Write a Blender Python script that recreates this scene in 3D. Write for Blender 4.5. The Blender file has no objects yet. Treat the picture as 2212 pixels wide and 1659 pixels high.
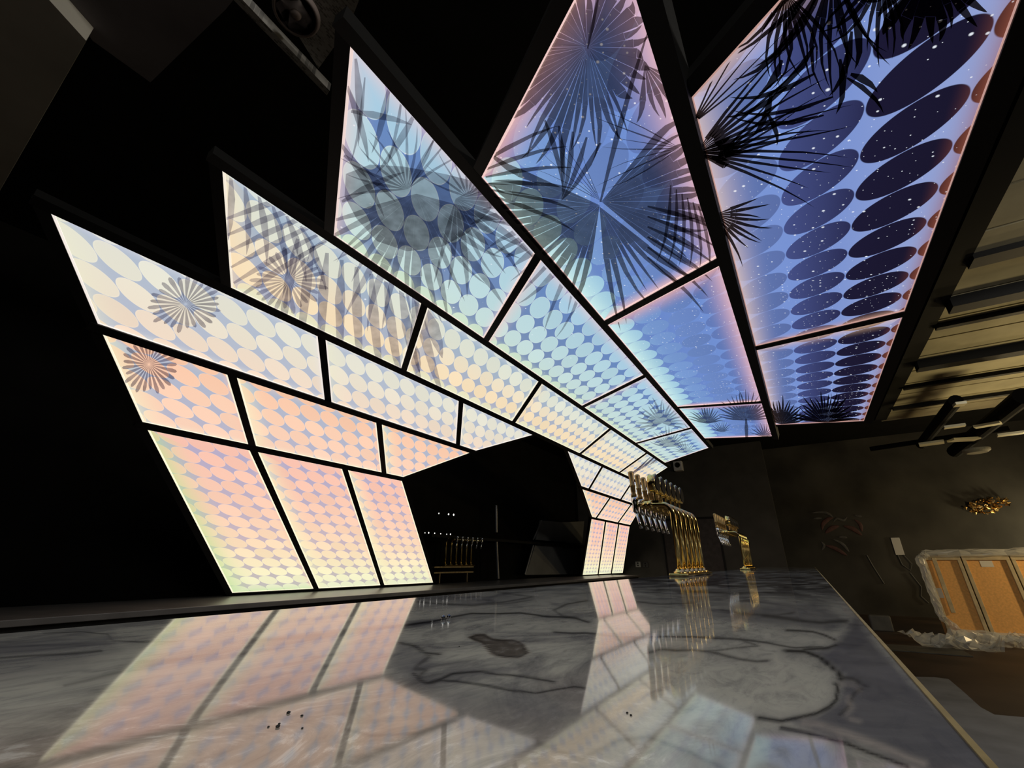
import bpy, bmesh, math, random
import numpy as np
from mathutils import Vector, Matrix

random.seed(7)
C = bpy.context.scene.collection
SC = bpy.context.scene

# ------------------------------------------------------------------ camera, world, exposure
CAMZ = 1.165                       # the lens is held 65 mm above the bar counter (counter top 1.10 m)
FPX = 940.0                        # focal length in pixels of the 2212 px wide frame
CX, CY = 1106.0, 829.5
RM = np.array([[0.536594, -0.84384, 0.000908],      # camera right / down / forward in world axes
               [0.321167, 0.203233, -0.924958],
               [0.780332, 0.496619, 0.380068]])
cam_d = bpy.data.cameras.new('camera'); cam = bpy.data.objects.new('camera', cam_d); C.objects.link(cam)
cam_d.sensor_width = 36; cam_d.lens = FPX * 36 / 2212; cam_d.clip_start = 0.01; cam_d.clip_end = 100
m = Matrix.Identity(4)
for i in range(3):
    m[i][0] = RM[0][i]; m[i][1] = -RM[1][i]; m[i][2] = -RM[2][i]
m[2][3] = CAMZ
cam.matrix_world = m
SC.camera = cam
w = bpy.data.worlds.new('world'); SC.world = w; w.use_nodes = True
w.node_tree.nodes['Background'].inputs[0].default_value = (0.006, 0.006, 0.0055, 1)
w.node_tree.nodes['Background'].inputs[1].default_value = 1.0
SC.view_settings.view_transform = 'Standard'; SC.view_settings.look = 'None'
SC.view_settings.exposure = 0.0; SC.view_settings.gamma = 1.0; SC.view_settings.use_curve_mapping = False
SC.cycles.transparent_max_bounces = 24

def lamp(name, kind, loc, energy, color, size=0.2, target=None, spot=None):
    d = bpy.data.lights.new(name, kind); d.energy = energy; d.color = color
    if kind == 'AREA': d.size = size
    else: d.shadow_soft_size = size
    o = bpy.data.objects.new(name, d); C.objects.link(o); o.location = loc
    if target is not None:
        o.rotation_euler = (Vector(target) - Vector(loc)).to_track_quat('-Z', 'Y').to_euler()
    if spot and kind == 'SPOT': d.spot_size = math.radians(spot); d.spot_blend = 0.8
    return o
# warm work lamp standing in the side room, just right of the frame, and its throw on the deck above
lamp('work_lamp_light', 'POINT', (10.4, -4.9, 1.7), 135, (1.0, 0.74, 0.38), 0.12)
lamp('crate_lamp_light', 'POINT', (14.1, -5.0, 1.3), 95, (1.0, 0.82, 0.48), 0.15)
lamp('deck_lamp_light', 'SPOT', (7.6, -5.2, 1.0), 400, (1.0, 0.80, 0.42), 0.3, target=(7.0, -2.2, 3.4), spot=80)
# unseen fill lights added over the customer side to brighten the marble
lamp('counter_fill', 'AREA', (-1.6, -1.9, 3.7), 60, (1.0, 0.95, 0.86), 0.9, target=(1.2, 0.4, 1.1))
lamp('counter_fill_far', 'AREA', (3.2, -3.6, 3.3), 60, (1.0, 0.95, 0.86), 0.7, target=(4.5, 0.4, 1.1))

# ------------------------------------------------------------------ helpers
def lin(c):
    r = []
    for v in c[:3]:
        v = v / 255.0
        r.append(v / 12.92 if v <= 0.04045 else ((v + 0.055) / 1.055) ** 2.4)
    return (r[0], r[1], r[2], 1.0)

def ray(p):
    return RM.T @ np.array([(p[0] - CX) / FPX, (p[1] - CY) / FPX, 1.0])

def proj(P):
    c = RM @ (np.array(P, float) - np.array([0, 0, CAMZ]))
    return (CX + FPX * c[0] / c[2], CY + FPX * c[1] / c[2])

def onz(p, z):
    d = ray(p); t = (z - CAMZ) / d[2]; return np.array([d[0] * t, d[1] * t, z])

def onx(p, x):
    d = ray(p); t = x / d[0]; return np.array([x, d[1] * t, d[2] * t + CAMZ])

def mat(name, color=(0.5, 0.5, 0.5), rough=0.5, metal=0.0, spec=0.5, noise=0.0, nscale=8.0, bump=0.0, alpha=1.0, coat=0.0, trans=0.0):
    M = bpy.data.materials.new(name); M.use_nodes = True
    nt = M.node_tree; b = nt.nodes['Principled BSDF']
    b.inputs['Roughness'].default_value = rough; b.inputs['Metallic'].default_value = metal
    b.inputs['Specular IOR Level'].default_value = spec; b.inputs['Coat Weight'].default_value = coat
    b.inputs['Transmission Weight'].default_value = trans
    b.inputs['Alpha'].default_value = alpha
    tc = nt.nodes.new('ShaderNodeTexCoord'); nz = nt.nodes.new('ShaderNodeTexNoise')
    nz.inputs['Scale'].default_value = nscale; nz.inputs['Detail'].default_value = 6
    nt.links.new(tc.outputs['Object'], nz.inputs['Vector'])
    cr = nt.nodes.new('ShaderNodeValToRGB')
    c = color
    k0, k1 = 1 - noise, 1 + noise
    cr.color_ramp.elements[0].color = (c[0] * k0, c[1] * k0, c[2] * k0, 1)
    cr.color_ramp.elements[1].color = (min(1, c[0] * k1), min(1, c[1] * k1), min(1, c[2] * k1), 1)
    cr.color_ramp.elements[0].position = 0.3; cr.color_ramp.elements[1].position = 0.7
    nt.links.new(nz.outputs['Fac'], cr.inputs[0]); nt.links.new(cr.outputs[0], b.inputs['Base Color'])
    if bump:
        bp = nt.nodes.new('ShaderNodeBump'); bp.inputs['Strength'].default_value = bump; bp.inputs['Distance'].default_value = 0.01
        nt.links.new(nz.outputs['Fac'], bp.inputs['Height']); nt.links.new(bp.outputs[0], b.inputs['Normal'])
    return M

def obj(name, bm, m, parent=None, smooth=False, loc=None, rot=None):
    me = bpy.data.meshes.new(name)
    bmesh.ops.recalc_face_normals(bm, faces=bm.faces)
    bm.to_mesh(me); bm.free()
    if smooth:
        for p in me.polygons: p.use_smooth = True
    o = bpy.data.objects.new(name, me); C.objects.link(o)
    if m: me.materials.append(m)
    if parent: o.parent = parent
    if loc is not None: o.location = loc
    if rot is not None: o.rotation_euler = rot
    return o

def empty(name, loc=(0, 0, 0), rz=0):
    o = bpy.data.objects.new(name, None); C.objects.link(o); o.location = loc; o.rotation_euler = (0, 0, rz)
    o.empty_display_size = 0.1
    return o

def tag(o, label, cat, group=None):
    o['label'] = label; o['category'] = cat
    if group: o['group'] = group
    return o

def struct(o):
    o['kind'] = 'structure'; return o

def box(bm, lo, hi, bev=0.0):
    vs = [bm.verts.new((x, y, z)) for x in (lo[0], hi[0]) for y in (lo[1], hi[1]) for z in (lo[2], hi[2])]
    fs = [(0, 1, 3, 2), (4, 6, 7, 5), (0, 4, 5, 1), (2, 3, 7, 6), (0, 2, 6, 4), (1, 5, 7, 3)]
    ff = [bm.faces.new([vs[i] for i in f]) for f in fs]
    if bev:
        es = list({e for f in ff for e in f.edges})
        bmesh.ops.bevel(bm, geom=es, offset=bev, segments=2, affect='EDGES', profile=0.5)
    return bm

def BM(): return bmesh.new()

def lathe(bm, prof, origin=(0, 0, 0), axis=(0, 0, 1), seg=24):
    ax = Vector(axis).normalized(); q = Vector((0, 0, 1)).rotation_difference(ax); o = Vector(origin)
    rings = []
    for r, z in prof:
        ring = []
        for k in range(seg):
            a = 2 * math.pi * k / seg
            ring.append(bm.verts.new(o + q @ Vector((max(r, 1e-5) * math.cos(a), max(r, 1e-5) * math.sin(a), z))))
        rings.append(ring)
    for a, b in zip(rings, rings[1:]):
        for k in range(seg):
            bm.faces.new([a[k], a[(k + 1) % seg], b[(k + 1) % seg], b[k]])
    bm.faces.new(rings[0][::-1]); bm.faces.new(rings[-1])
    return bm

def tube(bm, pts, r, seg=12):
    pts = [Vector(p) for p in pts]; rings = []
    up = None
    for i, p in enumerate(pts):
        t = (pts[min(i + 1, len(pts) - 1)] - pts[max(i - 1, 0)]).normalized()
        if up is None:
            up = Vector((1, 0, 0)) if abs(t.x) < 0.9 else Vector((0, 1, 0))
        s = t.cross(up).normalized(); u = s.cross(t).normalized(); up = u
        rr = r[i] if isinstance(r, (list, tuple)) else r
        rings.append([bm.verts.new(p + (s * math.cos(2 * math.pi * k / seg) + u * math.sin(2 * math.pi * k / seg)) * rr) for k in range(seg)])
    for a, b in zip(rings, rings[1:]):
        for k in range(seg):
            bm.faces.new([a[k], a[(k + 1) % seg], b[(k + 1) % seg], b[k]])
    bm.faces.new(rings[0][::-1]); bm.faces.new(rings[-1])
    return bm

def prism(bm, pts, off):
    """polygon of 3D points extruded by the vector off"""
    a = [bm.verts.new(tuple(p)) for p in pts]; b = [bm.verts.new((p[0] + off[0], p[1] + off[1], p[2] + off[2])) for p in pts]
    n = len(a)
    bm.faces.new(a); bm.faces.new(b[::-1])
    for i in range(n): bm.faces.new([a[i], b[i], b[(i + 1) % n], a[(i + 1) % n]])
    return bm

# ------------------------------------------------------------------ plain materials
black_wall = mat('black_paint', (0.005, 0.0048, 0.0042), 0.85, spec=.12, noise=0.25, nscale=3)
black_wall_far = mat('black_wall_paint', (0.060, 0.057, 0.050), 0.8, noise=0.2, nscale=2.5)
black_metal = mat('black_powder_coat', (0.004, 0.004, 0.004), 0.6, spec=0.25, noise=0.1, nscale=30)
charcoal = mat('charcoal_panel', (0.03, 0.03, 0.031), 0.55, noise=0.15, nscale=4)
brass = mat('polished_brass', (0.82, 0.60, 0.22), 0.16, metal=1.0, noise=0.06, nscale=20)
chrome = mat('chrome', (0.75, 0.76, 0.78), 0.12, metal=1.0, noise=0.03)
handle_wood = mat('bronze_handle', (0.42, 0.27, 0.10), 0.35, metal=0.6, noise=0.2, nscale=30)
badge_face = mat('black_badge_face', (0.01, 0.01, 0.01), 0.25, noise=0.1)
pink_reflection = mat('pink_reflection', (0.42, 0.36, 0.34), 0.5, noise=0.08)
grey_plastic = mat('grey_plastic', (0.42, 0.42, 0.40), 0.5, noise=0.05)

# ------------------------------------------------------------------ cross section of the vault of light boxes (y, z)
PR = np.array([[4.7585, -0.2827], [3.6001, 0.8597], [2.9824, 1.173], [2.4701, 1.4318],
               [1.7733, 1.5799], [0.8695, 1.5231], [0.0431, 1.2736], [-0.6389, 1.0947]])
PR[:, 1] += CAMZ

def row_dir(r):
    a, b = PR[r], PR[r + 1]; d = (b - a) / np.linalg.norm(b - a); return a, d, np.linalg.norm(b - a)

def row_norm(r):
    a, d, L = row_dir(r); n = np.array([0.0, -d[1], d[0]])
    if n @ (np.array([0, *a]) - np.array([0, 0, CAMZ])) > 0: n = -n
    return n                                             # points towards the room

def px2row(p, r):
    """photo point -> (x, s) on the plane of row r"""
    a, d, L = row_dir(r); n = np.array([0.0, -d[1], d[0]]); v = ray(p)
    t = (n @ (np.array([0, *a]) - np.array([0, 0, CAMZ]))) / (n @ v)
    q = v * t + np.array([0, 0, CAMZ])
    return np.array([q[0], (q[1:] - a) @ d])

def row3(xs, r, off=0.0):
    a, d, L = row_dir(r); n = row_norm(r)
    return np.array([xs[0], a[0] + d[0] * xs[1], a[1] + d[1] * xs[1]]) + n * off

def line_at(l, s):
    (x0, s0), (x1, s1) = l
    return x0 + (x1 - x0) * (s - s0) / (s1 - s0)

# cut lines between the boxes of each row, as two photo points each
CUT = {
 0: [[((300, 912), (500, 1291)), ((545, 967), (687, 1280)), ((742, 1005), (827, 1268)), ((871, 1033), (940, 1262))],
     [((1276, 1117), (1257, 1240)), ((1307.5, 1125), (1291.5, 1240)), ((1336, 1130), (1320, 1238)), ((1361, 1135), (1346, 1236))]],
 1: [[((202, 703), (298, 910)), ((499, 802), (546.5, 966)), ((817.5, 906), (829, 1018)), ((1026, 975), (872, 1031))],
     [((1252, 1048.5), (1276, 1116)), ((1317, 1075), (1289, 1116)), ((1360, 1093), (1337, 1125)), ((1386, 1094), (1362, 1134))]],
 2: [[((90, 447), (202, 704)), ((694, 725), (708.5, 865)), ((995.5, 864), (988.6, 960)), ((1155, 939), (1026, 975))],
     [((1219, 966), (1252, 1048.5)), ((1301, 1006), (1273, 1053.5)), ((1358, 1051), (1341, 1077)), ((1410, 1049), (1385, 1095))]],
 3: [[((466, 354), (489, 620)), ((917.5, 654), (871, 801)), ((1167.5, 823), (1110, 909)), ((1318, 925), (1253, 979)), ((1397, 977), (1338, 1019.5)), ((1443, 1009), (1386, 1046))]],
 4: [[((743, 60), (711, 505)), ((1165, 546), (1048, 736)), ((1393, 810), (1259, 877)), ((1493, 923), (1372, 957)), ((1532, 967), (1430, 1002))]],
 5: [[((1030, 373), (1215, 0)), ((1566, 554), (1307, 696)), ((1655, 866), (1462, 879)), ((1672, 942), (1520, 947))]],
 6: [[((1474, 203), (1650, 0)), ((1973, 670), (1631, 750)), ((1879, 909), (1672, 918))]],
}
FW = 0.047      # frame width
def cells(r):
    """outline (x, s) of every box of a row between frame centre lines"""
    L = row_dir(r)[2]; out = []
    for g in CUT[r]:
        ls = [tuple(px2row(p, r) for p in c) for c in g]
        for k in range(len(ls) - 1):
            a, b = ls[k], ls[k + 1]
            poly = [(line_at(a, 0), 0.0), (line_at(b, 0), 0.0), (line_at(b, L), L), (line_at(a, L), L)]
            if poly[3][0] > poly[2][0]:              # the two sides meet before the upper frame: a point
                x0, x1, x2, x3 = poly[0][0], poly[1][0], poly[2][0], poly[3][0]
                t = (x1 - x0) / ((x1 - x0) - (x2 - x3)); s = L * t
                poly = [poly[0], poly[1], (line_at(a, s), s)]
            elif r == 6 and k == 0:
                pass
            out.append([np.array(p) for p in poly])
    return out

def inset(poly, d):
    n = len(poly); A = sum(poly[i][0] * poly[(i + 1) % n][1] - poly[(i + 1) % n][0] * poly[i][1] for i in range(n))
    sg = 1 if A > 0 else -1; res = []
    dd = d if hasattr(d, '__len__') else [d] * n
    ls = []
    for i in range(n):
        p, q = poly[i], poly[(i + 1) % n]; e = (q - p) / np.linalg.norm(q - p); nn = np.array([-e[1], e[0]]) * sg
        ls.append((p + nn * dd[i], e))
    for i in range(n):
        p, e = ls[i - 1]; q, g = ls[i]
        M = np.array([e, -g]).T
        t = np.linalg.solve(M, q - p); res.append(p + e * t[0])
    return res

# lattice of printed circles on every row: origin, step along the bar, step across
LAT = {0: (1.38148, 0.17884, 0.13835, 1.45034, -0.1159), 1: (1.55956, 0.17897, 0.14595, 0.53427, -0.15127),
       2: (1.87048, 0.17887, 0.147, 0.44867, -0.1504), 3: (2.15978, 0.17901, 0.14429, 0.37877, -0.17771),
       4: (2.30234, 0.17972, 0.14915, 0.41862, -0.19997), 5: (2.57396, 0.1789, 0.14995, 0.12164, -0.21333),
       6: (1.46416, 0.17926, 0.14099, 0.33177, -0.21252)}
def lat(r, p):
    ox, ax, bx, os, bs = LAT[r]; j = (p[1] - os) / bs; i = (p[0] - ox - bx * j) / ax; return (i, j)

CIRC = {0: [(0, (226, 232, 200)), (.15, (250, 243, 200)), (.35, (252, 224, 188)), (.6, (252, 208, 182)), (1, (250, 194, 176))],
        1: [(0, (252, 212, 188)), (.6, (252, 208, 180)), (1, (248, 196, 164))],
        2: [(0, (250, 220, 196)), (.3, (238, 220, 200)), (.7, (232, 228, 210)), (1, (226, 226, 216))],
        3: [(0, (228, 228, 194)), (.2, (246, 222, 184)), (.45, (244, 224, 192)), (.7, (228, 228, 210)), (1, (212, 224, 216))],
        4: [(0, (206, 226, 200)), (.25, (196, 220, 219)), (.6, (182, 214, 222)), (1, (160, 196, 222))],
        5: [(0, (180, 220, 226)), (.22, (150, 192, 220)), (.38, (118, 152, 208)), (.7, (100, 126, 186)), (1, (94, 116, 178))],
        6: [(0, (112, 140, 200)), (.2, (92, 112, 168)), (.42, (68, 78, 132)), (.55, (30, 28, 60)), (1, (18, 14, 28))]}
GAP = {0: [(0, (196, 192, 184)), (.4, (204, 184, 190)), (1, (182, 172, 200))],
       1: [(0, (188, 182, 200)), (1, (176, 186, 204))],
       2: [(0, (184, 188, 204)), (1, (178, 190, 206))],
       3: [(0, (178, 178, 194)), (1, (160, 182, 200))],
       4: [(0, (132, 152, 180)), (.5, (112, 138, 182)), (1, (100, 136, 194))],
       5: [(0, (104, 136, 190)), (.4, (104, 134, 200)), (1, (116, 148, 214))],
       6: [(0, (122, 150, 214)), (.5, (118, 144, 208)), (1, (150, 164, 210))]}

def ramp(nt, stops, fac):
    n = nt.nodes.new('ShaderNodeValToRGB'); cr = n.color_ramp
    while len(cr.elements) < len(stops): cr.elements.new(0.5)
    for e, (p, c) in zip(cr.elements, stops): e.position = p; e.color = lin(c)
    nt.links.new(fac, n.inputs[0]); return n.outputs[0]

def math_n(nt, op, a, b=None, c=None):
    n = nt.nodes.new('ShaderNodeMath'); n.operation = op
    for k, v in enumerate((a, b, c)):
        if v is None: continue
        if isinstance(v, (int, float)): n.inputs[k].default_value = v
        else: nt.links.new(v, n.inputs[k])
    return n.outputs[0]

def mix(nt, fac, a, b, mode='MIX'):
    n = nt.nodes.new('ShaderNodeMix'); n.data_type = 'RGBA'; n.blend_type = mode
    for s, v in ((n.inputs[0], fac), (n.inputs[6], a), (n.inputs[7], b)):
        if isinstance(v, (int, float)): s.default_value = v
        elif isinstance(v, tuple): s.default_value = v
        else: nt.links.new(v, s)
    return n.outputs[2]

def diffuser_material(r):
    M = bpy.data.materials.new('backlit_print_row'); M.use_nodes = True; nt = M.node_tree
    b = nt.nodes['Principled BSDF']
    u = nt.nodes.new('ShaderNodeUVMap'); u.uv_map = 'lattice'
    v = nt.nodes.new('ShaderNodeUVMap'); v.uv_map = 'place'
    sep = nt.nodes.new('ShaderNodeSeparateXYZ'); nt.links.new(u.outputs[0], sep.inputs[0])
    sp = nt.nodes.new('ShaderNodeSeparateXYZ'); nt.links.new(v.outputs[0], sp.inputs[0])
    L = row_dir(r)[2]
    def cell(o):
        f = math_n(nt, 'FLOOR', math_n(nt, 'ADD', o, 0.5)); return f, math_n(nt, 'SUBTRACT', o, f)
    fi, di = cell(sep.outputs[0]); fj, dj = cell(sep.outputs[1])
    dist = math_n(nt, 'SQRT', math_n(nt, 'ADD', math_n(nt, 'MULTIPLY', di, di), math_n(nt, 'MULTIPLY', dj, dj)))
    mr = nt.nodes.new('ShaderNodeMapRange'); mr.interpolation_type = 'SMOOTHSTEP'
    mr.inputs['From Min'].default_value = 0.500; mr.inputs['From Max'].default_value = 0.486
    nt.links.new(dist, mr.inputs['Value']); circ = mr.outputs[0]
    sn = math_n(nt, 'DIVIDE', sp.outputs[1], L)
    # colour of a printed circle is taken at the circle's own centre, so each is nearly flat
    cs = math_n(nt, 'DIVIDE', math_n(nt, 'ADD', math_n(nt, 'MULTIPLY', fj, LAT[r][4]), LAT[r][3]), L)
    cfac = math_n(nt, 'ADD', math_n(nt, 'MULTIPLY', cs, 0.65), math_n(nt, 'MULTIPLY', sn, 0.35))
    cc = ramp(nt, CIRC[r], cfac); gc = ramp(nt, GAP[r], sn)
    comb = nt.nodes.new('ShaderNodeCombineXYZ'); nt.links.new(fi, comb.inputs[0]); nt.links.new(fj, comb.inputs[1])
    wn = nt.nodes.new('ShaderNodeTexWhiteNoise'); nt.links.new(comb.outputs[0], wn.inputs[0])
    jit = math_n(nt, 'ADD', math_n(nt, 'MULTIPLY', wn.outputs[0], 0.10), 0.95)
    cj = nt.nodes.new('ShaderNodeVectorMath'); cj.operation = 'SCALE'
    nt.links.new(cc, cj.inputs[0]); nt.links.new(jit, cj.inputs['Scale'])
    col = mix(nt, circ, gc, cj.outputs[0])
    # fine light outline of every circle
    ro = nt.nodes.new('ShaderNodeMapRange'); ro.inputs['From Min'].default_value = 0.465; ro.inputs['From Max'].default_value = 0.495
    nt.links.new(dist, ro.inputs['Value'])
    if r < 5: col = mix(nt, math_n(nt, 'MULTIPLY', math_n(nt, 'MULTIPLY', ro.outputs[0], circ), 0.30), col, lin((255, 246, 232)))
    if r >= 3:                                            # printed stars
        vo = nt.nodes.new('ShaderNodeTexVoronoi'); vo.voronoi_dimensions = '2D'; vo.inputs['Scale'].default_value = 26 if r < 5 else 34
        nt.links.new(v.outputs[0], vo.inputs['Vector'])
        sz = nt.nodes.new('ShaderNodeSeparateColor'); nt.links.new(vo.outputs['Color'], sz.inputs[0])
        nz = nt.nodes.new('ShaderNodeTexNoise'); nz.inputs['Scale'].default_value = 2.4; nt.links.new(v.outputs[0], nz.inputs['Vector'])
        dens = {3: 0.02, 4: 0.10, 5: 0.85, 6: 0.9}[r]
        thr = math_n(nt, 'SUBTRACT', 1.0, math_n(nt, 'MULTIPLY', math_n(nt, 'MAXIMUM', math_n(nt, 'MULTIPLY', math_n(nt, 'SUBTRACT', nz.outputs[0], 0.30), 2.6), 0), dens))
        on = math_n(nt, 'GREATER_THAN', sz.outputs[0], thr)
        rad = math_n(nt, 'ADD', math_n(nt, 'MULTIPLY', math_n(nt, 'POWER', sz.outputs[1], 5.0), 0.17), 0.05)
        dot = nt.nodes.new('ShaderNodeMapRange'); nt.links.new(vo.outputs['Distance'], dot.inputs['Value'])
        nt.links.new(rad, dot.inputs['From Min']); dot.inputs['From Max'].default_value = 0.0
        nt.links.new(math_n(nt, 'MULTIPLY', rad, 0.45), dot.inputs['From Max'])
        col = mix(nt, math_n(nt, 'MULTIPLY', math_n(nt, 'MULTIPLY', on, dot.outputs[0]), 0.85), col, lin((240, 246, 255)))
    # light of the strip round the inside of the box, stronger near the frame
    at = nt.nodes.new('ShaderNodeAttribute'); at.attribute_name = 'edge_light'
    e = math_n(nt, 'POWER', at.outputs['Alpha'], 2.0)
    col = mix(nt, math_n(nt, 'MULTIPLY', e, {0: .62, 1: .55, 2: .5, 3: .55, 4: .6, 5: .75, 6: .6}[r]), col, at.outputs['Color'])
    b.inputs['Base Color'].default_value = (0.02, 0.02, 0.02, 1); b.inputs['Roughness'].default_value = 0.6
    b.inputs['Specular IOR Level'].default_value = 0.1
    nt.links.new(col, b.inputs['Emission Color']); b.inputs['Emission Strength'].default_value = 1.0
    return M
DMAT = {r: diffuser_material(r) for r in range(7)}
def glow_mat(name, c, s):
    M = mat(name, c[:3], 0.5); b = M.node_tree.nodes['Principled BSDF']
    b.inputs['Emission Color'].default_value = c; b.inputs['Emission Strength'].default_value = s; return M
RIM = {r: glow_mat('led_edge_row', lin(c), s) for r, (c, s) in {0: ((255, 246, 214), 1.0), 1: ((255, 246, 220), .95), 2: ((250, 240, 232), .9), 3: ((255, 244, 226), .9),
                                                4: ((250, 226, 220), .85), 5: ((255, 214, 210), .85), 6: ((240, 190, 180), .55)}.items()}

# colour of the strip light at each edge (lower, far, upper, near) of a box
EDGE = {0: [(246, 250, 206), (250, 200, 176), (250, 196, 178), (250, 246, 196)],
        1: [(250, 244, 214), (252, 200, 176), (250, 206, 174), (246, 244, 200)],
        2: [(250, 244, 226), (232, 226, 226), (226, 222, 230), (238, 236, 206)],
        3: [(236, 238, 208), (236, 236, 206), (226, 222, 226), (250, 222, 180)],
        4: [(214, 232, 206), (224, 214, 220), (240, 206, 204), (236, 204, 200)],
        5: [(214, 246, 238), (252, 200, 190), (252, 196, 194), (240, 178, 160)],
        6: [(236, 206, 186), (206, 160, 140), (152, 84, 64), (238, 196, 164)]}
WID = {0: [.06, .05, .10, .17], 1: [.07, .06, .09, .16], 2: [.06, .06, .06, .15], 3: [.10, .07, .08, .16],
       4: [.14, .07, .10, .12], 5: [.22, .10, .16, .14], 6: [.14, .07, .07, .12]}

PANELS = []        # (row, object, luminous outline in photo pixels)
where0 = ['nearest of the lower left block', 'middle of the lower left block', 'right of the lower left block, beside the dark opening',
          'first beyond the dark opening', 'middle one beyond the dark opening', 'last beyond the dark opening']
LAB = {
 0: ['tall peach backlit box with green tinted foot, leftmost of the bottom row',
     'tall peach backlit box, middle of the three at the bottom left',
     'tall peach backlit box in the bottom row touching the near side of the dark opening',
     'narrow pink backlit box of the bottom row touching the far side of the dark opening',
     'narrow pink backlit box, middle of the three beyond the dark opening',
     'narrow pink backlit box beyond the dark opening, closest to the brass taps'],
 1: ['peach backlit box with a round flower print, left end of the second row up',
     'wide peach backlit box of ovals, middle of the second row up on the left',
     'wedge shaped peach backlit box above the dark opening, third in the second row up',
     'small pink backlit box of the second row up, touching the far side of the opening',
     'small pink backlit box of the second row up, middle one beyond the opening',
     'small pink backlit box of the second row up, right behind the tap handles'],
 2: ['long pointed cream backlit box with grey round flower, left end of third row up',
     'cream backlit box of ovals, second from the left in the third row up',
     'small wedge shaped cream backlit box above the peak of the dark opening, third row up',
     'cream pink backlit box of the third row up just beyond the dark opening',
     'small cream pink backlit box of the third row up, half behind the first tap handle',
     'last pinkish backlit box of the third row up, behind the tap handles'],
 3: ['pointed backlit box with flower and crossed leaves, left end of the fourth row up',
     'cream and peach backlit box of circles, second in the fourth row up',
     'cream backlit box of circles over the peak of the dark opening, fourth row up',
     'peach and cream backlit box, fourth along the fourth row up',
     'last leaf streaked backlit box at the far end of the fourth row up'],
 4: ['tall pointed backlit box, pale blue circles under grey palm leaves',
     'overhead backlit box of pale green and blue circles with leaf tips at one end',
     'overhead backlit box of small pale blue circles, third along its row',
     'far end overhead backlit box with tiny palms, beside the white wall speaker'],
 5: ['huge pointed blue overhead backlit box full of dark fan palms',
     'blue overhead backlit box with stars and circles fading out, middle of its row',
     'far end blue overhead backlit box with a row of dark palm crowns'],
 6: ['largest overhead backlit box at top right, navy ovals, stars and palm leaves',
     'far overhead backlit box of navy ovals at the right edge of the canopy']}
GRP = {0: 'light boxes of the bottom row', 1: 'light boxes of the second row', 2: 'light boxes of the third row', 3: 'light boxes of the fourth row',
       4: 'light boxes of the fifth row', 5: 'light boxes of the sixth row', 6: 'light boxes of the outer overhead row'}

def make_box(r, k, poly):
    n = len(poly)
    lum = inset(poly, FW / 2 + 0.004)
    # which photo edge each side is: 0 lower, 1 far, 2 upper, 3 near
    ids = [0, 1, 2, 3] if n == 4 else ([0, 1, 3] if r != 5 else [0, 1, 3])
    wd = [min(WID[r][i], 0.45 * min(np.linalg.norm(lum[j] - lum[(j + 2) % n]) if n == 4 else 1, 1)) for j, i in enumerate(ids)]
    cols = [EDGE[r][i] for i in ids]
    if r == 0 and k == 0: cols[3] = (186, 226, 150); cols[0] = (196, 232, 160); wd[3] = .2; wd[0] = .1
    if r == 6 and k == 0: cols = cols[:]
    if r == 5 and n == 3: cols[1] = (250, 190, 180)
    inner = inset(lum, wd)
    # guard against an inverted inner ring on slender boxes
    def area(p): return 0.5 * sum(p[i][0] * p[(i + 1) % len(p)][1] - p[(i + 1) % len(p)][0] * p[i][1] for i in range(len(p)))
    f = 1.0
    while (area(inner) * area(lum) <= 0 or abs(area(inner)) > abs(area(lum)) or any(np.linalg.norm(inner[i] - lum[i]) > 0.9 for i in range(n))) and f > 0.05:
        f *= 0.6; inner = inset(lum, [x * f for x in wd])
    base = row3(np.mean(poly, axis=0), r)
    root = empty('backlit_panel', (0, 0, 0)); root.location = base
    tag(root, LAB[r][k], 'light panel', GRP[r])
    nrm = row_norm(r)
    # diffuser
    bm = BM(); O = [bm.verts.new(tuple(row3(p, r, 0.004) - base)) for p in lum]; I = [bm.verts.new(tuple(row3(p, r, 0.004) - base)) for p in inner]
    uv = bm.loops.layers.uv.new('lattice'); up = bm.loops.layers.uv.new('place'); cl = bm.loops.layers.float_color.new('edge_light')
    P2 = {}
    for v, p in list(zip(O, lum)) + list(zip(I, inner)): P2[v] = p
    fs = []
    for i in range(n):
        j = (i + 1) % n; fs.append((bm.faces.new([O[i], O[j], I[j], I[i]]), i))
    fs.append((bm.faces.new(I), -1))
    for face, i in fs:
        for lp in face.loops:
            p = P2[lp.vert]; lp[uv].uv = lat(r, p); lp[up].uv = (p[0], p[1])
            c = lin(cols[i]) if i >= 0 else (1, 1, 1, 1)
            lp[cl] = (c[0], c[1], c[2], 1.0 if (i >= 0 and lp.vert in O) else 0.0)
    me = bpy.data.meshes.new('diffuser')
    bm.to_mesh(me); bm.free(); d = bpy.data.objects.new('diffuser', me); C.objects.link(d); me.materials.append(DMAT[r]); d.parent = root
    # thin lit acrylic edge
    rim_o = inset(poly, FW / 2); rim_i = inset(lum, 0.006 if r != 6 else 0.004)
    bm = BM()
    for i in range(n):
        j = (i + 1) % n
        prism(bm, [row3(rim_o[i], r, 0.004) - base, row3(rim_o[j], r, 0.004) - base, row3(rim_i[j], r, 0.004) - base, row3(rim_i[i], r, 0.004) - base], nrm * 0.003)
    obj('lit_edge', bm, RIM[r], root)
    # casing behind
    bm = BM(); ci = inset(poly, FW / 2 + 0.001)
    prism(bm, [row3(p, r, 0.0) - base for p in ci], -nrm * 0.03)
    obj('casing', bm, black_metal, root)
    PANELS.append((r, root, base, [proj(row3(p, r, 0.004)) for p in lum]))

ROWCELLS = {r: cells(r) for r in range(7)}
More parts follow.
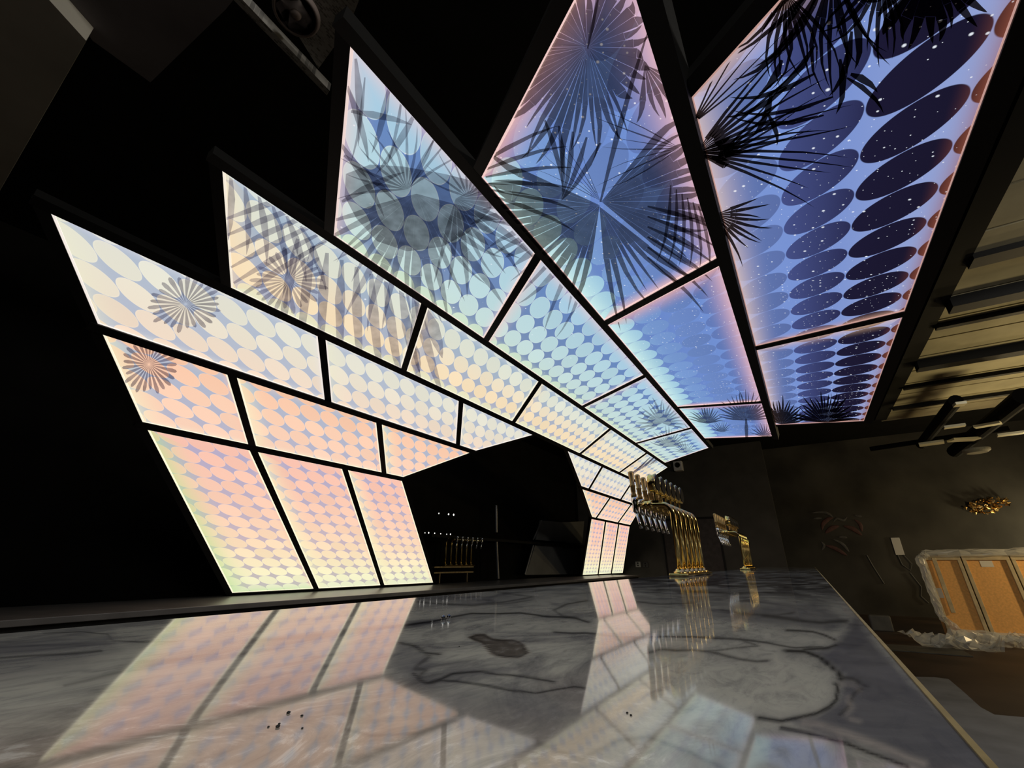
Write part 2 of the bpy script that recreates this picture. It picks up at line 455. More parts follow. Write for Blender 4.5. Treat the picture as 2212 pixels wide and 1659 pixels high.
# the nearest overhead box runs past the picture's top: close it where the canopy ends, over the camera
for r in range(7):
    for k, poly in enumerate(ROWCELLS[r]):
        if r == 6 and k == 0:
            a = [px2row(p, 6) for p in ((1474, 203), (1650, 0))]; L = row_dir(6)[2]
            b = [px2row(p, 6) for p in ((1973, 670), (1631, 750))]
            # near side line, cut square before it reaches the point
            xs = line_at(a, L) if a[0][1] != a[1][1] else 0
            poly = [np.array((line_at(a, 0), 0.0)), np.array((line_at(b, 0), 0.0)), np.array((line_at(b, L), L)), np.array((xs, L))]
            ROWCELLS[6][0] = poly
        make_box(r, k, poly)

# ------------------------------------------------------------------ frame grid between the boxes
fr = empty('panel_frame', (0, 0, 0)); fr.location = (3.0, 2.9, 2.3)
tag(fr, 'black steel frame grid holding all the glowing boxes from back bar to overhead canopy', 'frame')
fb = np.array([3.0, 2.9, 2.3])
def bar(p, q, r, w=FW, front=0.012, back=0.03, name='mullion', ext=0.0):
    e = (q - p) / np.linalg.norm(q - p); s = np.array([-e[1], e[0]]) * w / 2; p = p - e * ext; q = q + e * ext
    pts = [row3(x, r, front) - fb for x in (p + s, q + s, q - s, p - s)]
    bm = BM(); prism(bm, pts, -row_norm(r) * (front + back)); obj(name, bm, black_metal, fr)
for r in range(7):
    seen = set()
    for poly in ROWCELLS[r]:
        n = len(poly)
        for i in range(n):
            p, q = poly[i], poly[(i + 1) % n]
            if abs(p[1] - q[1]) < 1e-6: continue
            key = (round(p[0] + q[0], 1), round(p[1] + q[1], 1))
            if key in seen: continue
            seen.add(key); bar(p, q, r)
# long rails along the folds
for f_ in range(8):
    spans = []
    for r, s_ in ((f_ - 1, 1), (f_, 0)):
        if 0 <= r < 7:
            L = row_dir(r)[2]
            for poly in ROWCELLS[r]:
                xs = [p[0] for p in poly if abs(p[1] - (L if s_ else 0)) < 1e-6]
                if len(xs) == 2: spans.append((min(xs), max(xs)))
    spans.sort(); merged = []
    for a, b in spans:
        if merged and a <= merged[-1][1] + 0.02: merged[-1][1] = max(merged[-1][1], b)
        else: merged.append([a, b])
    y, z = PR[f_]
    n0 = row_norm(max(f_ - 1, 0)); n1 = row_norm(min(f_, 6)); nn = (n0 + n1); nn /= np.linalg.norm(nn)
    tt = np.array([0, -nn[2], nn[1]])
    w_ = 0.056; dep = 0.035 if f_ == 6 else 0.016
    for a, b in merged:
        A = np.array([a - 0.02, y, z]) - fb; B = np.array([b + 0.02, y, z]) - fb
        bm = BM(); pts = [A + tt * w_ / 2 - nn * 0.03, A - tt * w_ / 2 - nn * 0.03, A - tt * w_ / 2 + nn * dep, A + tt * w_ / 2 + nn * dep]
        prism(bm, pts, B - A); obj('rail', bm, black_metal, fr)

# ------------------------------------------------------------------ printed palms and flowers on the boxes
def ink(name, c, a=None):
    M = bpy.data.materials.new(name); M.use_nodes = True; nt = M.node_tree
    nt.nodes.clear(); o = nt.nodes.new('ShaderNodeOutputMaterial'); t = nt.nodes.new('ShaderNodeBsdfTransparent')
    nz = nt.nodes.new('ShaderNodeTexNoise'); nz.inputs['Scale'].default_value = 14; tc = nt.nodes.new('ShaderNodeTexCoord')
    nt.links.new(tc.outputs['Object'], nz.inputs[0])
    cr = nt.nodes.new('ShaderNodeValToRGB'); nt.links.new(nz.outputs[0], cr.inputs[0])
    cr.color_ramp.elements[0].position = .3; cr.color_ramp.elements[1].position = .7
    cr.color_ramp.elements[0].color = (c[0] * .85, c[1] * .85, c[2] * .85, 1); cr.color_ramp.elements[1].color = (min(1, c[0] * 1.15), min(1, c[1] * 1.15), min(1, c[2] * 1.15), 1)
    nt.links.new(cr.outputs[0], t.inputs[0]); nt.links.new(t.outputs[0], o.inputs[0]); return M
INK = {0: ink('leaf_ink_light', (.42, .40, .42)), 1: ink('flower_ink', (.40, .38, .44)), 2: ink('flower_ink_pale', (.46, .45, .50)), 3: ink('leaf_ink_warm', (.54, .53, .60)),
       4: ink('leaf_ink_grey', (.50, .48, .50)), 5: ink('leaf_ink_blue', (.27, .245, .235)), 6: ink('leaf_ink_night', (.045, .035, .03))}
LEAVES = {i: [] for i in range(len(PANELS))}
def clip(poly, win):
    n = len(win); A = sum(win[i][0] * win[(i + 1) % n][1] - win[(i + 1) % n][0] * win[i][1] for i in range(n)); sg = 1 if A > 0 else -1
    out = list(poly)
    for i in range(n):
        a, b = win[i], win[(i + 1) % n]; nin = []
        f = lambda p: sg * ((b[0] - a[0]) * (p[1] - a[1]) - (b[1] - a[1]) * (p[0] - a[0]))
        for k in range(len(out)):
            p, q = out[k - 1], out[k]; fp, fq = f(p), f(q)
            if fq >= 0:
                if fp < 0: t = fp / (fp - fq); nin.append((p[0] + (q[0] - p[0]) * t, p[1] + (q[1] - p[1]) * t))
                nin.append(q)
            elif fp >= 0:
                t = fp / (fp - fq); nin.append((p[0] + (q[0] - p[0]) * t, p[1] + (q[1] - p[1]) * t))
        out = nin
        if len(out) < 3: return []
    return out
def stamp(poly, rows, layer):
    for i, (r, root, base, win) in enumerate(PANELS):
        if r not in rows: continue
        c = clip(poly, win)
        if c: LEAVES[i].append((c, layer))
LAY = [0]
def blade(c, a, r0, r1, w, rows, bend=0.0, layer=None):
    """pointed leaflet: narrow at r0, widest a third along, fine tip; slightly bent"""
    LAY[0] += 1; ly = LAY[0] if layer is None else layer
    st = [(0, .35), (.35, 1.0), (.7, .72), (.9, .33), (1.0, 0.03)]
    def at(t, s):
        rr = r0 + (r1 - r0) * t; aa = a + bend * t * t; x = c[0] + rr * math.cos(aa); y = c[1] + rr * math.sin(aa)
        return (x - math.sin(aa) * s, y + math.cos(aa) * s)
    for (t0, w0), (t1, w1) in zip(st, st[1:]):
        stamp([at(t0, w0 * w), at(t1, w1 * w), at(t1, -w1 * w), at(t0, -w0 * w)], rows, ly)
def fan(c, a0, a1, n, rlen, web, rows, rnd=0.18, fill=0.86, bend=0.12, seed=1, minw=0.0):
    """fan palm leaf: pleated solid centre splitting into pointed leaflets"""
    R = random.Random(seed); da = math.radians(a1 - a0) / n
    LAY[0] += 1; base = LAY[0]
    for i in range(n):
        a = math.radians(a0) + da * (i + .5)
        L = rlen(math.degrees(a)) if callable(rlen) else rlen
        L *= 1 + R.uniform(-rnd, rnd * .5); rw = L * web * R.uniform(.8, 1.1)
        h = da / 2 * min(1.0, fill * R.uniform(.92, 1.12))
        p = lambda rr, aa: (c[0] + rr * math.cos(aa), c[1] + rr * math.sin(aa))
        stamp([c, p(rw, a - h), p(rw, a + h)], rows, base + i % 2)
        b = R.uniform(-bend, bend); wd = max(rw * math.tan(h) * .9, minw)
        # leaflet beyond the web
        st = [(0, 1.0), (.3, .82), (.65, .5), (.88, .25), (1, .02)]
        def at(t, s):
            rr = rw + (L - rw) * t; aa = a + b * t * t; return (c[0] + rr * math.cos(aa) - math.sin(aa) * s, c[1] + rr * math.sin(aa) + math.cos(aa) * s)
        for (t0, w0), (t1, w1) in zip(st, st[1:]):
            stamp([at(t0, w0 * wd), at(t1, w1 * wd), at(t1, -w1 * wd), at(t0, -w0 * wd)], rows, base + i % 2)
    LAY[0] += 2
def flower(c, rx, ry, n, rows, seed):
    R = random.Random(seed); LAY[0] += 1
    for i in range(n):
        a = 2 * math.pi * i / n; k = R.uniform(.82, 1.03); h = math.pi / n
        p = lambda f, aa: (c[0] + rx * f * k * math.cos(aa), c[1] + ry * f * k * math.sin(aa))
        stamp([p(.03, a), p(.62, a - h * .62), p(.82, a - h * .66), p(.95, a - h * .42), p(1.0, a), p(.95, a + h * .42), p(.82, a + h * .66), p(.62, a + h * .62)], rows, LAY[0])
# round grey flowers at the left
flower((401, 655), 84, 64, 25, (2,), 3); flower((322, 785), 64, 66, 25, (1,), 5); flower((624, 603), 86, 72, 26, (3,), 8)
# palm crown over the fourth and fifth rows
LAY[0] += 1
stamp([(748, 372), (800, 352), (870, 356), (960, 372), (1040, 392), (1075, 415), (1058, 452), (1012, 500), (955, 530), (880, 540), (815, 518), (770, 468), (745, 420)], (4,), LAY[0])
fan((900, 415), 15, 165, 19, lambda a: 225 + 75 * math.sin(math.radians(a)), .50, (3, 4), seed=11, fill=1.0, minw=5)
fan((880, 405), 170, 330, 12, lambda a: 165, .30, (4,), seed=12, fill=.6, minw=3.5)
fan((985, 425), -30, 110, 12, 205, .42, (4,), seed=13, fill=.85, minw=4)
fan((1010, 420), 190, 345, 9, 130, .18, (4,), seed=14, fill=.5, minw=2.5)
for k, (c, a, l) in enumerate([((760, 235), 8, 135), ((745, 330), 38, 150), ((752, 180), 70, 170), ((770, 120), 84, 190), ((842, 180), 100, 150), ((900, 235), 118, 160), ((740, 430), -30, 150), ((735, 300), 55, 190), ((790, 160), 95, 190), ((870, 200), 98, 160), ((940, 290), 112, 120)]):
    blade(c, math.radians(a), 0, l, 8 if k < 8 else 4, (4,), .08)
# crossed leaves in the pointed box of the fourth row
for k in range(6): blade((482 + k * 6, 470 + 34 * k), math.radians(-20 - 3 * k), 0, 250, 7, (3,), .05)
for k in range(6): blade((500 + 30 * k, 372 + 22 * k), math.radians(88 - 5 * k), 0, 150, 8, (3,), .1)
for k in range(9): blade((650 + 30 * k, 480 + 15 * k), math.radians(102 - 3 * k), 30, 270, 11, (3,), -.05)
blade((918, 662), math.radians(68), 0, 112, 15, (3,), .05); blade((893, 735), math.radians(76), 0, 66, 8, (3,), .05)
# great fan palm of the sixth row: left crown, hanging leaflets, right crown, stem
fan((1298, 432), 142, 205, 11, 270, .78, (4, 5), seed=21, fill=.97)
fan((1298, 432), 98, 142, 6, 285, .46, (4, 5), seed=22, fill=.97, minw=6)
fan((1298, 434), 38.5, 86, 7, 255, .46, (5,), seed=23, fill=.97, minw=5)
fan((1300, 432), -52, 40, 16, lambda a: 270 if a < 10 else 250, .66, (5,), seed=24, fill=.98, minw=4)
fan((1298, 430), 205, 250, 6, 200, .12, (4, 5), seed=25, fill=.5)
blade((1298, 432), math.radians(-76), 0, 400, 6, (5,), .03)
for k in range(7): blade((1450 + 12 * k, 395 + 9 * k), math.radians(92 - 4 * k), 0, 170 - 6 * k, 4, (5,), .15)
for k in range(6): blade((1400, 440 + 22 * k), math.radians(14 + 5 * k), 0, 170, 5, (5,), .1)
# hanging crown at its top
fan((1272, 92), 60, 185, 21, lambda a: 270 - 20 * abs(a - 120) / 60, .62, (5,), seed=31, fill=.92)
fan((1272, 92), 185, 420, 20, 150, .8, (5,), seed=32, fill=.95)
blade((1272, 95), math.radians(-78), 0, 130, 4, (5,), 0)
fan((1395, 130), 20, 100, 6, 130, .6, (5,), seed=33, fill=.8)
fan((1470, 310), 140, 215, 7, 190, .25, (5,), seed=34, fill=.4)
for k in range(5): blade((1180 + 30 * k, 250 + 12 * k), math.radians(70 + 12 * k), 0, 150, 6, (5,), .1)
for k in range(6): blade((1040 + 6 * k, 345 - 4 * k + 18 * k), math.radians(-32 + 10 * k), 0, 190, 5, (4, 5), .1)
# night palms of the outer row
fan((1506, 318), -58, 24, 14, lambda a: 345 - abs(a + 14) * 1.3, .16, (6,), seed=41, fill=.8, bend=.09, minw=4.0)
fan((1506, 318), -30, 30, 5, 84, .92, (6,), seed=42, fill=.95)
fan((1550, 330), -50, -12, 6, 250, .1, (6,), seed=48, fill=.5, bend=.12, minw=3.0)
fan((1545, 452), -26, 62, 9, 122, .36, (6,), seed=43, fill=.8, minw=4.0)
fan((1500, 250), -70, -34, 5, 330, .05, (6,), seed=44, fill=.35, bend=.03, minw=2.0)
fan((1800, -90), 62, 165, 15, 275, .42, (6,), seed=45, fill=.9, bend=.3, minw=5.5)
fan((1700, -20), 40, 128, 9, 200, .34, (6,), seed=46, fill=.85, bend=.3, minw=5.0)
fan((1905, -60), 60, 150, 9, 190, .4, (6,), seed=49, fill=.9, bend=.3, minw=5.0)
fan((2010, -80), 35, 170, 11, 172, .75, (6,), seed=47, fill=1.0, minw=5)
for (x, y, a, l, w_) in [(1840, 60, 95, 150, 8), (1815, 120, 80, 120, 8), (1668, 190, 100, 110, 7), (1660, 240, 60, 70, 6), (1830, 160, 30, 110, 6), (1760, 90, 120, 150, 7), (1720, 60, 128, 170, 6),
                         (1700, 180, 140, 150, 6), (1760, 150, 150, 190, 6), (1800, 200, 158, 220, 5), (1780, 240, 165, 200, 5), (1690, 120, 110, 90, 8), (1838, 150, 20, 70, 9), (1845, 20, 75, 120, 9)]:
    blade((x, y), math.radians(a), 0, l, w_, (6,), .25)
# small palms at the far end
fan((1612, 905), 182, 358, 21, 66, .5, (5,), seed=51, fill=1.0, rnd=.1, minw=1.6)
fan((1528, 912), 190, 350, 15, 42, .5, (5,), seed=52, fill=1.0, minw=1.4)
fan((1560, 930), 190, 350, 11, 26, .4, (5,), seed=53, fill=.8); blade((1612, 900), math.radians(88), 0, 60, 4, (5,), 0)
fan((1652, 940), 190, 350, 11, 34, .4, (5,), seed=54, fill=.8)
fan((1688, 912), 195, 355, 17, 62, .6, (6,), seed=55, fill=1.0, minw=1.6); fan((1782, 908), 185, 355, 21, 70, .62, (6,), seed=56, fill=1.0, minw=1.6)
fan((1430, 910), 150, 380, 19, 56, .5, (4,), seed=57, fill=.95, minw=1.4); fan((1445, 962), 185, 355, 15, 46, .5, (4,), seed=58, fill=.95, minw=1.4)
fan((1480, 975), 185, 355, 13, 30, .4, (4,), seed=59, fill=.7); fan((1495, 930), 150, 390, 11, 34, .4, (4,), seed=60, fill=.7)
for k in range(16): blade((1350 + 6 * k, 1030 - 3 * k), math.radians(-38 - (k % 4) * 3), 0, 58, 1.8, (3,), 0)
for i, (r, root, base, win) in enumerate(PANELS):
    if not LEAVES[i]: continue
    bm = BM(); a, d, L = row_dir(r)
    for poly, ly in LEAVES[i]:
        off = 0.0075 + 0.00035 * (ly % 60)
        try: bm.faces.new([bm.verts.new(tuple(row3(px2row(p, r), r, off) - base)) for p in poly])
        except Exception: pass
    me = bpy.data.meshes.new('leaf_print'); bm.to_mesh(me); bm.free(); o = bpy.data.objects.new('leaf_print', me); C.objects.link(o)
    me.materials.append(INK[r]); o.parent = root

# ------------------------------------------------------------------ marble bar counter
CT = 1.10; YR, YL, XF = -0.037, 0.686, 9.9
def chain(*p): return np.array(p, float)
V_ = [  # (points seen in the photo, width px, strength)
 (chain((879,1350),(937,1342),(982,1333),(1020,1326),(1076,1326),(1125,1324),(1175,1331),(1216,1333),(1249,1336),(1277,1345)), 2.6, .9),
 (chain((1249,1335),(1216,1331),(1199,1318),(1227,1306),(1268,1298)), 2.2, .7),
 (chain((865,1390),(896,1399),(918,1412),(948,1414)), 3.5, .85),
 (chain((896,1399),(925,1418),(900,1436),(893,1447),(918,1449),(905,1462)), 5, .6),
 (chain((890,1457),(907,1471),(921,1477),(951,1468),(976,1457),(1009,1453),(1042,1450),(1076,1457),(1114,1460),(1162,1466),(1199,1472)), 3.2, .85),
 (chain((930,1476),(951,1470),(993,1473),(1048,1481),(1103,1491),(1162,1496),(1194,1489),(1241,1481),(1266,1485)), 3.5, .8),
 (chain((1199,1367),(1238,1371),(1271,1371),(1330,1378),(1380,1380),(1437,1377),(1498,1378),(1548,1381),(1598,1384),(1662,1391),(1720,1402),(1783,1400)), 2.4, .75),
 (chain((1400,1412),(1429,1405),(1465,1407),(1498,1406),(1534,1410),(1570,1419),(1603,1426),(1639,1431),(1662,1430)), 3.5, .65),
 (chain((1600,1384),(1640,1398),(1600,1402),(1560,1408),(1520,1409)), 2.5, .55),
 (chain((1700,1362),(1760,1364),(1783,1370),(1811,1383),(1816,1394),(1789,1403),(1741,1406)), 3.5, .85),
 (chain((1700,1408),(1741,1410),(1772,1421),(1791,1435),(1811,1452),(1822,1466),(1811,1480),(1812,1494),(1811,1513),(1794,1530),(1766,1544),(1728,1553),(1690,1560),(1640,1552)), 5, .95),
 (chain((1690,1574),(1741,1583),(1783,1593),(1833,1606),(1877,1624),(1921,1640),(1963,1656)), 6, .95),
 (chain((1822,1466),(1850,1470),(1870,1484),(1848,1500),(1835,1530),(1818,1545)), 5, .6),
 (chain((1050,1275),(1100,1282),(1150,1290),(1148,1296),(1100,1303),(1060,1306)), 2, .5),
 (chain((900,1300),(960,1306),(1020,1309),(1090,1300),(1150,1289)), 2.5, .6),
 (chain((1290,1300),(1350,1297),(1420,1305),(1500,1303)), 2, .6),
 (chain((1420,1275),(1500,1277),(1580,1283),(1660,1280),(1750,1286)), 3, .6),
 (chain((1450,1262),(1540,1265),(1640,1266),(1720,1262)), 2.2, .6),
 (chain((1650,1330),(1710,1338),(1780,1345),(1830,1342)), 5, .7),
 (chain((1560,1318),(1620,1328),(1680,1330),(1720,1322)), 4, .5),
 (chain((0,1420),(60,1416),(140,1412),(220,1405)), 4, .6),
 (chain((100,1365),(180,1362),(235,1368),(245,1382),(300,1386),(380,1384)), 2.2, .6),
 (chain((130,1480),(240,1455),(330,1440)), 4, .35),
 (chain((400,1659),(520,1600),(640,1560),(760,1540),(860,1500)), 8, .30),
 (chain((1150,1600),(1250,1640),(1330,1600),(1400,1590),(1480,1620),(1560,1659)), 8, .35),
 (chain((740,1575),(800,1590),(900,1585),(980,1560)), 5, .3),
]
ISLAND = [(1013,1379),(1030,1372),(1047,1371),(1062,1380),(1083,1383),(1112,1383),(1130,1392),(1139,1404),(1143,1413),(1122,1422),(1087,1421),(1060,1414),(1046,1400),(1040,1390),(1022,1384)]
DARKR = [  # darker fields of the stone
 ([(1741,1408),(1791,1435),(1822,1466),(1811,1513),(1766,1544),(1700,1556),(1760,1588),(1860,1612),(1990,1670),(2200,1700),(1921,1416),(1850,1330),(1800,1400)], .85, 14),
 ([(1000,1478),(1100,1494),(1200,1492),(1290,1486),(1310,1530),(1300,1600),(1150,1640),(1000,1600),(900,1560),(860,1520)], .45, 22),
 ([(860,1380),(900,1400),(940,1414),(925,1450),(880,1460),(835,1440),(850,1400)], .5, 14),
 ([(-40,1380),(240,1365),(260,1400),(180,1440),(-40,1480)], .45, 18),
 ([(1600,1310),(1760,1300),(1850,1345),(1800,1365),(1640,1350),(1500,1330)], .6, 10),
 ([(900,1290),(1100,1280),(1170,1290),(1100,1312),(900,1318)], .4, 8),
 ([(1560,1560),(1700,1570),(1900,1640),(1850,1680),(1500,1680)], .35, 24)]
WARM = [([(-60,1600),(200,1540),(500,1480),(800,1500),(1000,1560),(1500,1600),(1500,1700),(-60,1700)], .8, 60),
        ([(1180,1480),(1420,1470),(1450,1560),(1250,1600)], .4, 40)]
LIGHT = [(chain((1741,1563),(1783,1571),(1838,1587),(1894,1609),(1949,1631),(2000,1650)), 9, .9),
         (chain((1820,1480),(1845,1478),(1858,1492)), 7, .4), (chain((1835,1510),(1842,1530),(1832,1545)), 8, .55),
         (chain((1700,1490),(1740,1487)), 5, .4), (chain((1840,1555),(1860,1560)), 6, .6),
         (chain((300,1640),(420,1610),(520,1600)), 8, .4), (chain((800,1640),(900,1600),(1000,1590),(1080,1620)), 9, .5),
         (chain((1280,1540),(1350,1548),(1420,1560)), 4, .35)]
def dist_chain(u, v, c):
    best = np.full(u.shape, 1e9)
    for (x0, y0), (x1, y1) in zip(c, c[1:]):
        dx, dy = x1 - x0, y1 - y0; L2 = dx * dx + dy * dy + 1e-9
        t = np.clip(((u - x0) * dx + (v - y0) * dy) / L2, 0, 1)
        best = np.minimum(best, np.hypot(u - x0 - t * dx, v - y0 - t * dy))
    return best
def inside(u, v, poly):
    r = np.zeros(u.shape, bool); n = len(poly)
    for i in range(n):
        x0, y0 = poly[i]; x1, y1 = poly[(i + 1) % n]
        if y0 == y1: continue
        c = ((y0 > v) != (y1 > v)) & (u < (x1 - x0) * (v - y0) / (y1 - y0) + x0); r ^= c
    return r
def field(u, v, poly, soft):
    d = dist_chain(u, v, poly + [poly[0]]); s = np.where(inside(u, v, poly), d, -d); return np.clip(.5 + s / (2 * soft), 0, 1)
def stone():
    verts = []; faces = []; 
    def grid(ts, ys):
        base = sum(len(q) for q in verts)
        X, Y = np.meshgrid(1 / ts, ys, indexing='ij'); n0, n1 = X.shape
        verts.append(np.stack([X.ravel(), Y.ravel(), np.full(X.size, CT)], 1))
        i = np.arange(n0 - 1)[:, None] * n1 + np.arange(n1 - 1)[None, :]; i = i.ravel() + base
        faces.append(np.stack([i, i + 1, i + n1 + 1, i + n1], 1))
    grid(np.linspace(1 / XF, 1 / 1.2, 90), np.linspace(YR, YL, 230))
    grid(np.linspace(1 / 1.2, 1 / .35, 170), np.linspace(YR, YL, 260))
    grid(np.linspace(1 / .35, 1 / .055, 330), np.linspace(YR, YL, 560))
    V = np.concatenate(verts); F = np.concatenate(faces)
    x, y = V[:, 0], V[:, 1]
    c = (V - np.array([0, 0, CAMZ])) @ RM.T
    u = CX + FPX * c[:, 0] / np.maximum(c[:, 2], .01); v = CY + FPX * c[:, 1] / np.maximum(c[:, 2], .01)
    # natural wobble of the veins, in the stone's own plane
    R = np.random.RandomState(3); wob = np.zeros(len(V)); wob2 = np.zeros(len(V))
    for k in range(26):
        a = R.uniform(0, 6.28); fq = 3.0 * 1.32 ** (k % 13); ph = R.uniform(0, 6.28)
        s_ = np.sin((x * math.cos(a) + y * math.sin(a)) * fq * 1.6 + ph) / (1 + (k % 13) * .35)
        if k < 13: wob += s_
        else: wob2 += s_
    near = np.clip((v - 1240) / 160, .1, 1)
    uu = u + wob * 3.0 * near; vv = v + wob2 * 2.2 * near
    vein = np.zeros(len(V)); dark = np.zeros(len(V)); warm = np.zeros(len(V)); light = np.zeros(len(V))
    for cpts, wd, st in V_:
        d = dist_chain(uu, vv, cpts); wv = wd * (1 + .35 * wob2 / 2)
        vein = np.maximum(vein, st * np.exp(-(d / np.maximum(wv * .75, .5)) ** 2)); dark = np.maximum(dark, .35 * st * np.exp(-(d / (wd * 4)) ** 2))
    isl = field(uu, vv, ISLAND, 2.0); di = dist_chain(uu, vv, ISLAND + [ISLAND[0]])
    vein = np.maximum(vein, isl * (.72 + .3 * np.exp(-(di / 4) ** 2)))
    for poly, st, soft in DARKR: dark = np.maximum(dark, st * field(uu, vv, poly, soft))
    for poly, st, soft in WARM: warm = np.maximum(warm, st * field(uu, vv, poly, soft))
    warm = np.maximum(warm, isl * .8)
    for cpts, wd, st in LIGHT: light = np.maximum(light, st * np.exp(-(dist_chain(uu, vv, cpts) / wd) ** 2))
    # plain part of the slab beside and behind the lens, and the underside
    b = len(V)
    ex = np.array([(-.6, YR, CT), (.055, YR, CT), (.055, YL, CT), (-.6, YL, CT), (-.6, YR, CT - .04), (XF, YR, CT - .04), (XF, YL, CT - .04), (-.6, YL, CT - .04), (XF, YR, CT), (XF, YL, CT)])
    ef = [(0, 1, 2, 3), (4, 7, 6, 5), (0, 4, 5, 8), (3, 9, 6, 7), (8, 5, 6, 9), (0, 3, 7, 4)]
    V = np.concatenate([V, ex]); z = np.zeros(len(ex))
    me = bpy.data.meshes.new('bar_counter')
    Fl = F.tolist() + [tuple(i + b for i in f) for f in ef]
    me.from_pydata(V.tolist(), [], Fl); 
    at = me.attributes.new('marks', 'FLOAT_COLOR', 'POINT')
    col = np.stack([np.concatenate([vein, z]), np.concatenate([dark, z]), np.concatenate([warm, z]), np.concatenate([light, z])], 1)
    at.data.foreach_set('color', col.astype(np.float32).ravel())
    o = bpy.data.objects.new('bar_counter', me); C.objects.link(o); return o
def marble_mat():
    M = bpy.data.materials.new('veined_grey_marble'); M.use_nodes = True; nt = M.node_tree; b = nt.nodes['Principled BSDF']
    g = nt.nodes.new('ShaderNodeNewGeometry')
    def noise(scale, det, dist=0.0, stretch=(1, 1, 1), rough=.6):
        mp = nt.nodes.new('ShaderNodeMapping'); mp.inputs['Scale'].default_value = stretch; nt.links.new(g.outputs['Position'], mp.inputs[0])
        n = nt.nodes.new('ShaderNodeTexNoise'); n.inputs['Scale'].default_value = scale; n.inputs['Detail'].default_value = det
        n.inputs['Roughness'].default_value = rough; n.inputs['Distortion'].default_value = dist; nt.links.new(mp.outputs[0], n.inputs[0]); return n.outputs['Fac']
    at = nt.nodes.new('ShaderNodeAttribute'); at.attribute_name = 'marks'
    sp = nt.nodes.new('ShaderNodeSeparateColor'); nt.links.new(at.outputs['Color'], sp.inputs[0])
    def rp(fac, stops):
        n = nt.nodes.new('ShaderNodeValToRGB'); cr = n.color_ramp
        while len(cr.elements) < len(stops): cr.elements.new(.5)
        for e, (p, c) in zip(cr.elements, stops): e.position = p; e.color = (*c, 1)
        nt.links.new(fac, n.inputs[0]); return n.outputs[0]
    base = rp(noise(5, 9, .7, (1, 1.8, 1), .66), [(.30, (.09, .09, .10)), (.41, (.34, .34, .33)), (.50, (.55, .55, .50)), (.65, (.64, .63, .57)), (.8, (.76, .74, .69))])
    fine = rp(noise(34, 9, .8, (.7, 1.8, 1), .7), [(.34, (.66, .66, .68)), (.52, (.98, .98, .97)), (.72, (1.1, 1.08, 1.05))])
    col = mix(nt, 1.0, base, fine, 'MULTIPLY')
    # warm swirled field
    sw = rp(noise(17, 10, 3.5, (1, 1.3, 1), .68), [(.30, (.26, .22, .19)), (.44, (.42, .36, .30)), (.55, (.56, .48, .41)), (.64, (.92, .87, .80)), (.78, (.60, .53, .47))])
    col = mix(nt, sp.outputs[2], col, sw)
    navy = rp(noise(9, 8, 1.8), [(.3, (.055, .057, .085)), (.6, (.13, .13, .165)), (.8, (.24, .235, .25))])
    col = mix(nt, sp.outputs[1], col, navy)
    # dark drifts in the far part of the slab
    fx0 = nt.nodes.new('ShaderNodeSeparateXYZ'); nt.links.new(g.outputs['Position'], fx0.inputs[0])
    fr0 = nt.nodes.new('ShaderNodeMapRange'); fr0.inputs['From Min'].default_value = .7; fr0.inputs['From Max'].default_value = 1.6; nt.links.new(fx0.outputs[0], fr0.inputs[0])
    dr_ = rp(noise(4.2, 8, 1.4, (.6, 1.5, 1)), [(.42, (1, 1, 1)), (.52, (.6, .6, .6)), (.60, (0, 0, 0))])
    col = mix(nt, math_n(nt, 'MULTIPLY', dr_, fr0.outputs[0]), col, (.045, .045, .055, 1))
    # free hair veins
    vo = nt.nodes.new('ShaderNodeTexVoronoi'); vo.feature = 'DISTANCE_TO_EDGE'; vo.inputs['Scale'].default_value = 2.2
    nn = nt.nodes.new('ShaderNodeTexNoise'); nn.inputs['Scale'].default_value = 3.0; nn.inputs['Detail'].default_value = 7; nt.links.new(g.outputs['Position'], nn.inputs[0])
    mv = nt.nodes.new('ShaderNodeVectorMath'); mv.operation = 'MULTIPLY_ADD'; nt.links.new(nn.outputs['Color'], mv.inputs[0]); mv.inputs[1].default_value = (.9, .5, 0); nt.links.new(g.outputs['Position'], mv.inputs[2])
    nt.links.new(mv.outputs[0], vo.inputs[0])
    hv = rp(vo.outputs['Distance'], [(0, (.75, .75, .75)), (.03, (.25, .25, .25)), (.08, (0, 0, 0))])
    fx = nt.nodes.new('ShaderNodeSeparateXYZ'); nt.links.new(g.outputs['Position'], fx.inputs[0])
    far = nt.nodes.new('ShaderNodeMapRange'); far.inputs['From Min'].default_value = .6; far.inputs['From Max'].default_value = 1.6; nt.links.new(fx.outputs[0], far.inputs[0])
    col = mix(nt, math_n(nt, 'MULTIPLY', hv, far.outputs[0]), col, (.025, .025, .030, 1))
    col = mix(nt, math_n(nt, 'MULTIPLY', sp.outputs[0], .95), col, (.012, .012, .014, 1))
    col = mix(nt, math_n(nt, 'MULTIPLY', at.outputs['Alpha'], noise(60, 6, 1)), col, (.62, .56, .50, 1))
    nt.links.new(col, b.inputs['Base Color'])
    rr = nt.nodes.new('ShaderNodeMapRange'); rr.inputs['To Min'].default_value = .03; rr.inputs['To Max'].default_value = .07
    nt.links.new(noise(20, 5), rr.inputs[0]); nt.links.new(rr.outputs[0], b.inputs['Roughness'])
    b.inputs['Specular IOR Level'].default_value = .34
    return M
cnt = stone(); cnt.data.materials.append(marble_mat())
tag(cnt, 'long polished grey marble bar top with black veins, reflecting the glowing boxes', 'bar counter')
bm = BM(); box(bm, (-.6, YR - .0026, CT - .03), (XF, YR, CT + .0008)); tr = obj('edge_trim', bm, mat('brass_trim', (.42, .32, .12), .5, metal=.25, noise=.2, nscale=40), cnt)
tr['label'] = 'thin brass strip along the customer edge'
bm = BM(); box(bm, (-.6, .06, .0), (XF - .1, .62, CT - .041)); o = obj('bar_front', bm, charcoal, cnt)
